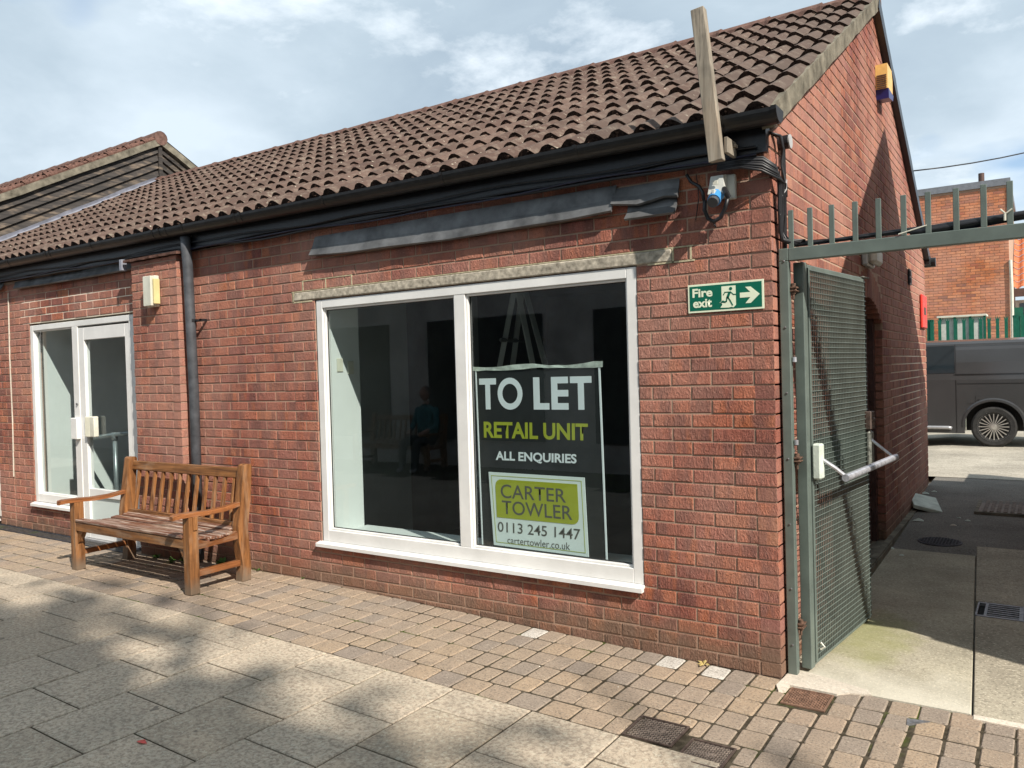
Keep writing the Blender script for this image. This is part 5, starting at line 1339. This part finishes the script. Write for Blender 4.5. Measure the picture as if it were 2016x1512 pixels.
# upper body leans in to a rounded roof
prof = [(VY, 1.26), (VY+.012, 1.36), (VY+.035, 1.55), (VY+.075, 1.76), (VY+.105, 1.855), (VY+.17, 1.905), (VY+.40, 1.94), (VY+.95, 1.955), (VY+1.5, 1.94), (VY+1.73, 1.905), (VY+1.795, 1.855), (VY+1.9, 1.26)]
vs = []; xsv = [X0+.55, X0+1.35, X1-.06, X1-.0]
for k, x in enumerate(xsv):
    for (y, z) in prof:
        zz = z if k in (1, 2) else (1.26+(z-1.26)*(.25 if k == 0 else .93)); vs.append((x, y, zz))
m = len(prof); body.add(vs, [(i*m+q, i*m+q+1, (i+1)*m+q+1, (i+1)*m+q) for i in range(3) for q in range(m-1)]+[tuple(range(m)), tuple(3*m+q for q in range(m-1, -1, -1))])
body.build('body', M_VAN, t)
mb = MB(); vs = []
for i in range(25):
    a = math.pi*(-.02+1.04*i/24); vs += [(wx+r_*math.cos(a), VY+yy_, wz+.03+r_*.95*math.sin(a)) for r_, yy_ in ((.412, -.012), (.445, -.010), (.475, .002))]
mb.add(vs, [(3*i+q, 3*i+q+1, 3*i+q+4, 3*i+q+3) for i in range(24) for q in range(2)]); mb.build('arch_flare', M_VAN, t)
mb = MB(); mb.box(wx-.41, wx+.41, VY+.30, VY+.32, g0+.25, .95); mb.build('wheel_well', M_VANB, t)
def lean_y(z): return VY+.012+(z-1.36)*.14 if z > 1.36 else VY+.002
mb = MB(); mb.add([(X0+1.5, lean_y(1.375)-.006, 1.375), (-.095, lean_y(1.375)-.006, 1.375), (-.105, lean_y(1.835)-.004, 1.835), (X0+1.5, lean_y(1.835)-.004, 1.835)], [(0, 1, 2, 3)]); mb.build('side_window', M_VANG, t, fix=False)
mb = MB()
mb.box(-.083, -.075, VY-.004, VY+.004, g0+.24, 1.26); mb.box(-.062, X1-.3, VY-.004, VY+.004, 1.190, 1.200); mb.box(-.09, X1, VY-.004, VY+.010, 1.352, 1.356)
mb.add([(-.083, lean_y(1.36)-.008, 1.36), (-.073, lean_y(1.36)-.008, 1.36), (-.088, lean_y(1.86)-.008, 1.86), (-.098, lean_y(1.86)-.008, 1.86)], [(0, 1, 2, 3)])
mb.add([(X0+1.5, lean_y(1.855)-.008, 1.852), (X1, lean_y(1.855)-.008, 1.852), (X1, lean_y(1.855)-.004, 1.860), (X0+1.5, lean_y(1.855)-.004, 1.860)], [(0, 1, 2, 3)])
mb.build('panel_seam', M_VANB, t, fix=False)
mb = MB(); mb.tube([(X0+1.2, VY-.02, g0+.315), (-.20, VY-.02, g0+.315), (-.155, VY-.01, g0+.300)], .030, 10); mb.build('side_trim', M_SILV, t, smooth=True)
mb = MB(); mb.box(.20, .205, VY-.003, VY, .86, 1.0); mb.box(.08, .20, VY-.003, VY, .86, .865); mb.lathe([(0, 0), (.014, 0), (.014, -.004), (0, -.004)], (.245, VY, .925), 'y', 10); mb.build('fuel_flap', M_VANB, t)
for (cx_, tag_) in ((wx, 'wheel'), (-2.75, 'wheel')):
    wh = MB(); wh.lathe([(.20, .02), (.238, .0), (.30, -.005), (.325, .01), (wr, .05), (wr, .18), (.32, .21), (.2, .22), (0, .22)], (cx_, VY+.012, wz), 'y', 48)
    w_ = wh.build(tag_, M_TYRE, t, smooth=False)
    rm_ = MB(); rm_.lathe([(.240, -.002), (.235, .012), (.222, .018), (.218, .06)], (cx_, VY+.012, wz), 'y', 48)
    rm_.lathe([(0, .002), (.042, .004), (.050, .02)], (cx_, VY+.012, wz), 'y', 20)
    for i in range(20):
        a = 2*math.pi*i/20; d = Vector((math.cos(a), 0, math.sin(a))); s_ = Vector((-math.sin(a), 0, math.cos(a))); c0 = Vector((cx_, VY+.02, wz)); 
        p0, p1 = c0+d*.045, c0+d*.228+Vector((0, .004, 0)); w0, w1 = s_*.0055, s_*.0085; dd = Vector((0, .02, 0))
        rm_.add([p0-w0, p0+w0, p1+w1, p1-w1, p0-w0+dd, p0+w0+dd, p1+w1+dd, p1-w1+dd], [(0,1,2,3),(0,4,5,1),(1,5,6,2),(2,6,7,3),(3,7,4,0)])
    rm_.build('rim', M_RIM, w_)
    b2 = MB(); b2.lathe([(0, .055), (.215, .055)], (cx_, VY+.012, wz), 'y', 32); b2.build('wheel_back', M_VANB, w_)

# green palisade fence
t = thing('palisade_fence', 'dark green palisade fence tips showing above the van roof', 'fence', (.2, 15.5, GZ))
FY = 15.6
for i in range(26):
    x = -2.9+i*.155; zt = 2.50
    mb = MB(); mb.prism([(x-.03, GZ), (x+.03, GZ), (x+.03, zt-.10), (x+.045, zt), (x+.012, zt-.06), (x, zt+.02), (x-.012, zt-.06), (x-.045, zt), (x-.03, zt-.10)], FY, FY+.012); mb.build('pale', M_FGREEN, t)
mb = MB(); mb.box(-3, 1.3, FY+.013, FY+.05, .5, .55); mb.box(-3, 1.3, FY+.013, FY+.05, 1.9, 1.95); mb.build('rail', M_FGREEN, t)
for x in (-.98, .63): mb = MB(); mb.box(x, x+.13, FY+.02, FY+.12, GZ, 2.50); mb.build('post', M_FGREEN, t)
# clear lidded crate store behind the fence
t = thing('trolley_shelter', 'low clear sided shelter with white roof behind green fence', 'shelter', (-.7, 16.6, GZ))
mb = MB(); mb.box(-.85, .12, 16.3, 17.0, 2.56, 2.60); mb.build('roof', M_OFFW, t)
for x in (-.82, -.52, -.22, .06): mb = MB(); mb.box(x, x+.05, 16.32, 16.36, GZ, 2.56); mb.build('post', M_FGREEN, t)
mb = MB(); mb.box(-.80, .08, 16.37, 16.38, .6, 2.55); mb.build('side_panel', M_GREYP, t)
# orange brick building
BY = 20.8; bx1 = .44; bx0 = -6.0; bz = 6.22
t = thing('orange_brick_building', 'orange brick flat roofed building beyond the van', 'building', (-2.5, BY, GZ))
mb = MB(); mb.box(bx0, bx1-.01, BY+.01, BY+6, 0, bz); mb.build('wall', M_MORTAR, t)
bb = MB(); k = 26
while k*.075 < bz-.07:
    x = bx1; st = .225 if k % 2 else .1125
    while x > -2.4:
        w = st-.010; b = brick_mb(w, .064); M = Matrix.Translation((x-w, BY+rng.uniform(-.002, .002), k*.075)); bb.merge(b, M); x -= st; st = .225
    k += 1
bb.build('brickwork', M_BRICKO, t, kind='stuff')
mb = MB(); mb.box(bx0, bx1+.06, BY-.06, BY+6, bz-.02, bz+.16); mb.box(bx1-.01, bx1+.05, BY-.03, BY+.3, bz-.85, bz-.02); mb.build('roof_capping', M_CAPM, t)
mb = MB(); mb.tube([(-.22, BY+1.2, bz), (-.22, BY+1.2, bz+.62)], .075, 14); mb.build('flue', M_FLUE, t)
mb = MB(); mb.tube([(bx1+.05, BY-.03, GZ), (bx1+.05, BY-.03, 3.4), (bx1+.03, BY-.03, 4.2)], .04, 8); mb.build('rain_pipe', M_OFFW, t)
# pantile roofed building
t = thing('pantile_building', 'low building with orange pantile roof at the right edge', 'building', (2.5, 24, GZ))
PYF = 23.6
mb = MB(); mb.box(.5, 8, PYF, PYF+6, GZ, 3.3); mb.build('wall', M_RENDER, t)
for i in range(12):
    for j in range(9):
        if i*.25 > 3: continue
        x = .45+i*.25; y = PYF-.3+j*.36; z = 3.62+j*.36*.62; vs = []
        for q in range(7):
            u = q/6; vs += [(x+u*.25, y, z+.03+.035*math.cos(u*6.28)), (x+u*.25, y+.40, z+.40*.62+.0+.035*math.cos(u*6.28))]
        mb = MB(); mb.add(vs, [(2*q, 2*q+2, 2*q+3, 2*q+1) for q in range(6)]); mb.build('pantile', M_PANTILE, t, fix=False)
mb = MB(); mb.box(.3, 8, PYF-.35, PYF-.30, 3.38, 3.62); mb.build('fascia', M_FLUE, t)
mb = MB(); mb.box(.6, 3, PYF-.03, PYF, 2.65, 3.2); mb.build('window', M_VANG, t)
mb = MB(); mb.box(.7, 3, PYF-.04, PYF-.005, 2.15, 2.62); mb.build('shop_panel', M_WHITEI, t)
mb = MB(); mb.lathe([(0, 0), (.25, 0), (.25, -.02), (0, -.02)], (.95, PYF-.045, 2.25), 'y', 20); mb.build('blue_emblem', M_BLUE, t)
mb = MB(); mb.box(.45, .72, 21.6, 21.7, GZ, 2.98); tag(mb.build('green_panel', M_FGREEN), 'tall green metal panel beside the orange building corner', 'panel')

# ---------------------------------------------------------------- surroundings outside the frame that cast the shade
t = thing('alley_neighbour', 'unseen pale walled neighbour building on the other side of the alley', 'building', (1.44, 3, 0))
ay0, ay1, apy, apz = .62, 5.50, 2.98, 5.05
mb = MB(); mb.prism([(ay0, -.1), (ay1, -.1), (ay1, 2.75), (apy, apz), (ay0, apz-.74*(apy-ay0)), ], 1.44, 6.5, 'x'); mb.build('wall', M_NEIGH, t)
mb = MB(); mb.prism([(ay1, -.1), (6.95, -.1), (6.95, 1.2), (ay1, 1.2)], 1.44, 1.65, 'x'); mb.build('shade_wall', M_NEIGH, t)  # unseen low wall, added to shade the far alley floor
t = thing('opposite_building', 'low rendered building across the paved street reflected in the windows', 'building', (0, -6.3, 0))
mb = MB(); mb.box(-42, 24, -7.8, -6.3, -.1, 3.4); mb.build('wall', M_RENDER, t)
mb = MB(); mb.prism([(-7.9, 3.4), (-6.1, 3.4), (-7.1, 3.9)], -42, 24, 'x'); mb.build('roof', M_TILE, t)
for i in range(9):
    x = -14+i*3.2
    mb = MB(); mb.box(x, x+2.3, -6.31, -6.27, .5, 2.5); mb.build('window', M_FRAMEDK, t)
LQ = random.Random(11)
for ti, (tx, desc) in enumerate(((2.6, 'leftmost of the leafy trees across the street'), (5.9, 'second leafy tree across the street from the left'), (9.2, 'third leafy tree across the street from the left'), (12.5, 'third leafy tree across the street from the right'), (15.8, 'second leafy tree across the street from the right'), (19.1, 'rightmost of the leafy trees across the street'))):
    t = thing('street_tree', desc, 'tree', (tx, -9.0, 0), 'trees behind the opposite building')
    mb = MB(); mb.tube([(tx, -9.0, -.1), (tx+.1, -8.9, 3), (tx-.1, -9.0, 8), (tx, -8.9, 14.5)], [.22, .18, .13, .05], 8); 
    for k in range(7):
        z = 6.5+k*1.2; a = k*2.4; mb.tube([(tx, -9.0, z), (tx+math.cos(a)*1.1, -9.0+math.sin(a)*.8, z+.9), (tx+math.cos(a)*1.7, -9.0+math.sin(a)*1.2, z+1.9)], [.07, .05, .02], 6)
    mb.build('trunk', M_BARK, t)
    lv = MB()
    for k in range(92):
        zc = LQ.uniform(6.2, 13.3) if k < 78 else LQ.uniform(13.1, 13.7)
        cc = Vector((tx+LQ.uniform(-1.7, 1.7), -9.0+LQ.uniform(-1.0, 1.0), zc)); rr_ = LQ.uniform(.5, .9)
        for q in range(int(72*rr_)):
            o = Vector((LQ.gauss(0, 1), LQ.gauss(0, 1), LQ.gauss(0, .7)))*rr_*.5; p = cc+o; sz = LQ.uniform(.12, .21)
            e1 = Vector((LQ.gauss(0, 1), LQ.gauss(0, 1), LQ.gauss(0, 1))).normalized(); e2 = e1.cross(Vector((LQ.gauss(0, 1), LQ.gauss(0, 1), LQ.gauss(0, 1)))).normalized()
            lv.add([p-e1*sz, p-e2*sz*.6, p+e1*sz, p+e2*sz*.6], [(0, 1, 2, 3)])
    lv.build('crown', M_TREE, t, fix=False)
# bench and seated man across the street, seen only as a reflection
b2 = make_bench(None, 'second wooden bench across the street with a man sitting on it')
b2.location = (-7.75, -5.65, H(-7, -5)); b2.rotation_euler = (0, 0, math.pi)
def person(loc):
    t = thing('person', 'man in a teal checked shirt and dark trousers sitting on the bench across the street', 'person', loc)
    J = [((0, .02, .50), .135), ((0, .06, .72), .15), ((0, .05, .95), .165), ((0, .02, 1.06), .07), ((0, .0, 1.13), .062),            # pelvis, waist, chest, neck base, neck
         ((.10, .0, .50), .10), ((.13, -.42, .50), .075), ((.14, -.44, .10), .05), ((.14, -.56, .05), .045),
         ((-.10, .0, .50), .10), ((-.15, -.42, .50), .075), ((-.16, -.48, .10), .05), ((-.17, -.60, .05), .045),
         ((.18, .03, .99), .065), ((.24, -.03, .74), .048), ((.14, -.26, .64), .036), ((.10, -.33, .62), .032),
         ((-.18, .03, .99), .065), ((-.25, -.03, .74), .048), ((-.16, -.27, .63), .036), ((-.12, -.34, .61), .032)]
    Eg = [(0,1),(1,2),(2,3),(3,4),(0,5),(5,6),(6,7),(7,8),(0,9),(9,10),(10,11),(11,12),(2,13),(13,14),(14,15),(15,16),(2,17),(17,18),(18,19),(19,20)]
    me = bpy.data.meshes.new('body'); me.from_pydata([j[0] for j in J], Eg, []); o = bpy.data.objects.new('body', me); COL.objects.link(o)
    sk = o.modifiers.new('skin', 'SKIN'); ss = o.modifiers.new('sub', 'SUBSURF'); ss.levels = 1; ss.render_levels = 1
    for v, j in zip(me.skin_vertices[0].data, J): v.radius = (j[1], j[1])
    me.skin_vertices[0].data[0].use_root = True
    bpy.context.view_layer.update(); m2 = bpy.data.meshes.new_from_object(o.evaluated_get(bpy.context.evaluated_depsgraph_get()))
    bpy.data.objects.remove(o)
    for m in (M_SKIN, M_SHIRT, M_TROUS, M_SHOE): m2.materials.append(m)
    for p in m2.polygons:
        c = p.center
        p.material_index = 3 if c.z < .10 else 2 if c.z < .585 and (c.y < .3 and not (abs(c.x) < .2 and c.y < -.24 and c.z > .575)) else 0 if (c.z > 1.075 or (c.y < -.19 and c.z > .57)) else 1
        p.use_smooth = True
    o = bpy.data.objects.new('body', m2); COL.objects.link(o); o.parent = t
    bm = bmesh.new(); bmesh.ops.create_uvsphere(bm, u_segments=20, v_segments=14, radius=1)
    for v in bm.verts:
        x, y, z = v.co; f = 1-.18*max(0, -z); v.co = Vector((x*.076*f, y*.095*f-.01, z*.12+1.245))
        if y < -.75 and -.25 < z < .1 and abs(x) < .25: v.co.y -= .02
    hm = bpy.data.meshes.new('head'); bm.to_mesh(hm); bm.free(); hm.materials.append(M_SKIN); o = bpy.data.objects.new('head', hm); COL.objects.link(o); o.parent = t
    bm = bmesh.new(); bmesh.ops.create_uvsphere(bm, u_segments=20, v_segments=14, radius=1)
    for v in bm.verts: x, y, z = v.co; v.co = Vector((x*.083, y*.10+.012, max(z, -.3 if y > 0 else .35)*.12+1.255))
    hm = bpy.data.meshes.new('hair'); bm.to_mesh(hm); bm.free(); hm.materials.append(M_HAIR); o = bpy.data.objects.new('hair', hm); COL.objects.link(o); o.parent = t
    return t
M_SKIN = simple('skin', (.45, .26, .19), .6); M_SHIRT = simple('teal_shirt', (.05, .20, .22), .8, nscale=25, var=.4); M_TROUS = simple('dark_trousers', (.02, .022, .03), .8); M_SHOE = simple('pale_shoes', (.4, .4, .4), .6); M_HAIR = simple('grey_hair', (.12, .11, .10), .8)
man = person((0, 0, 0)); man.location = (-7.12, -5.60, H(-7, -5)-.03); man.rotation_euler = (0, 0, math.pi)
# stepladder inside the shop
t = thing('stepladder', 'pale A shaped stepladder standing inside the dark shop', 'ladder', (-2.3, 1.6, 0))
ap = Vector((-2.55, 1.55, 2.28))
for s in (-1, 1):
    for dy in (-.15, .25):
        mb = MB(); b0 = Vector((ap.x+s*.55, ap.y+dy, .02)); d = (ap-b0); u = d.normalized(); 
        mb.tube([b0, ap+Vector((s*.02, dy*.3, 0))], .028, 4); mb.build('ladder_leg', M_ROOM, t)
for k in range(6):
    f = .12+k*.14; mb = MB(); mb.tube([ap+Vector((-.55*(1-f)*1, -.15, -(2.26)*(1-f))), ap+Vector((-.55*(1-f), .25, -(2.26)*(1-f)))], .018, 4); mb.build('tread', M_ROOMD, t)
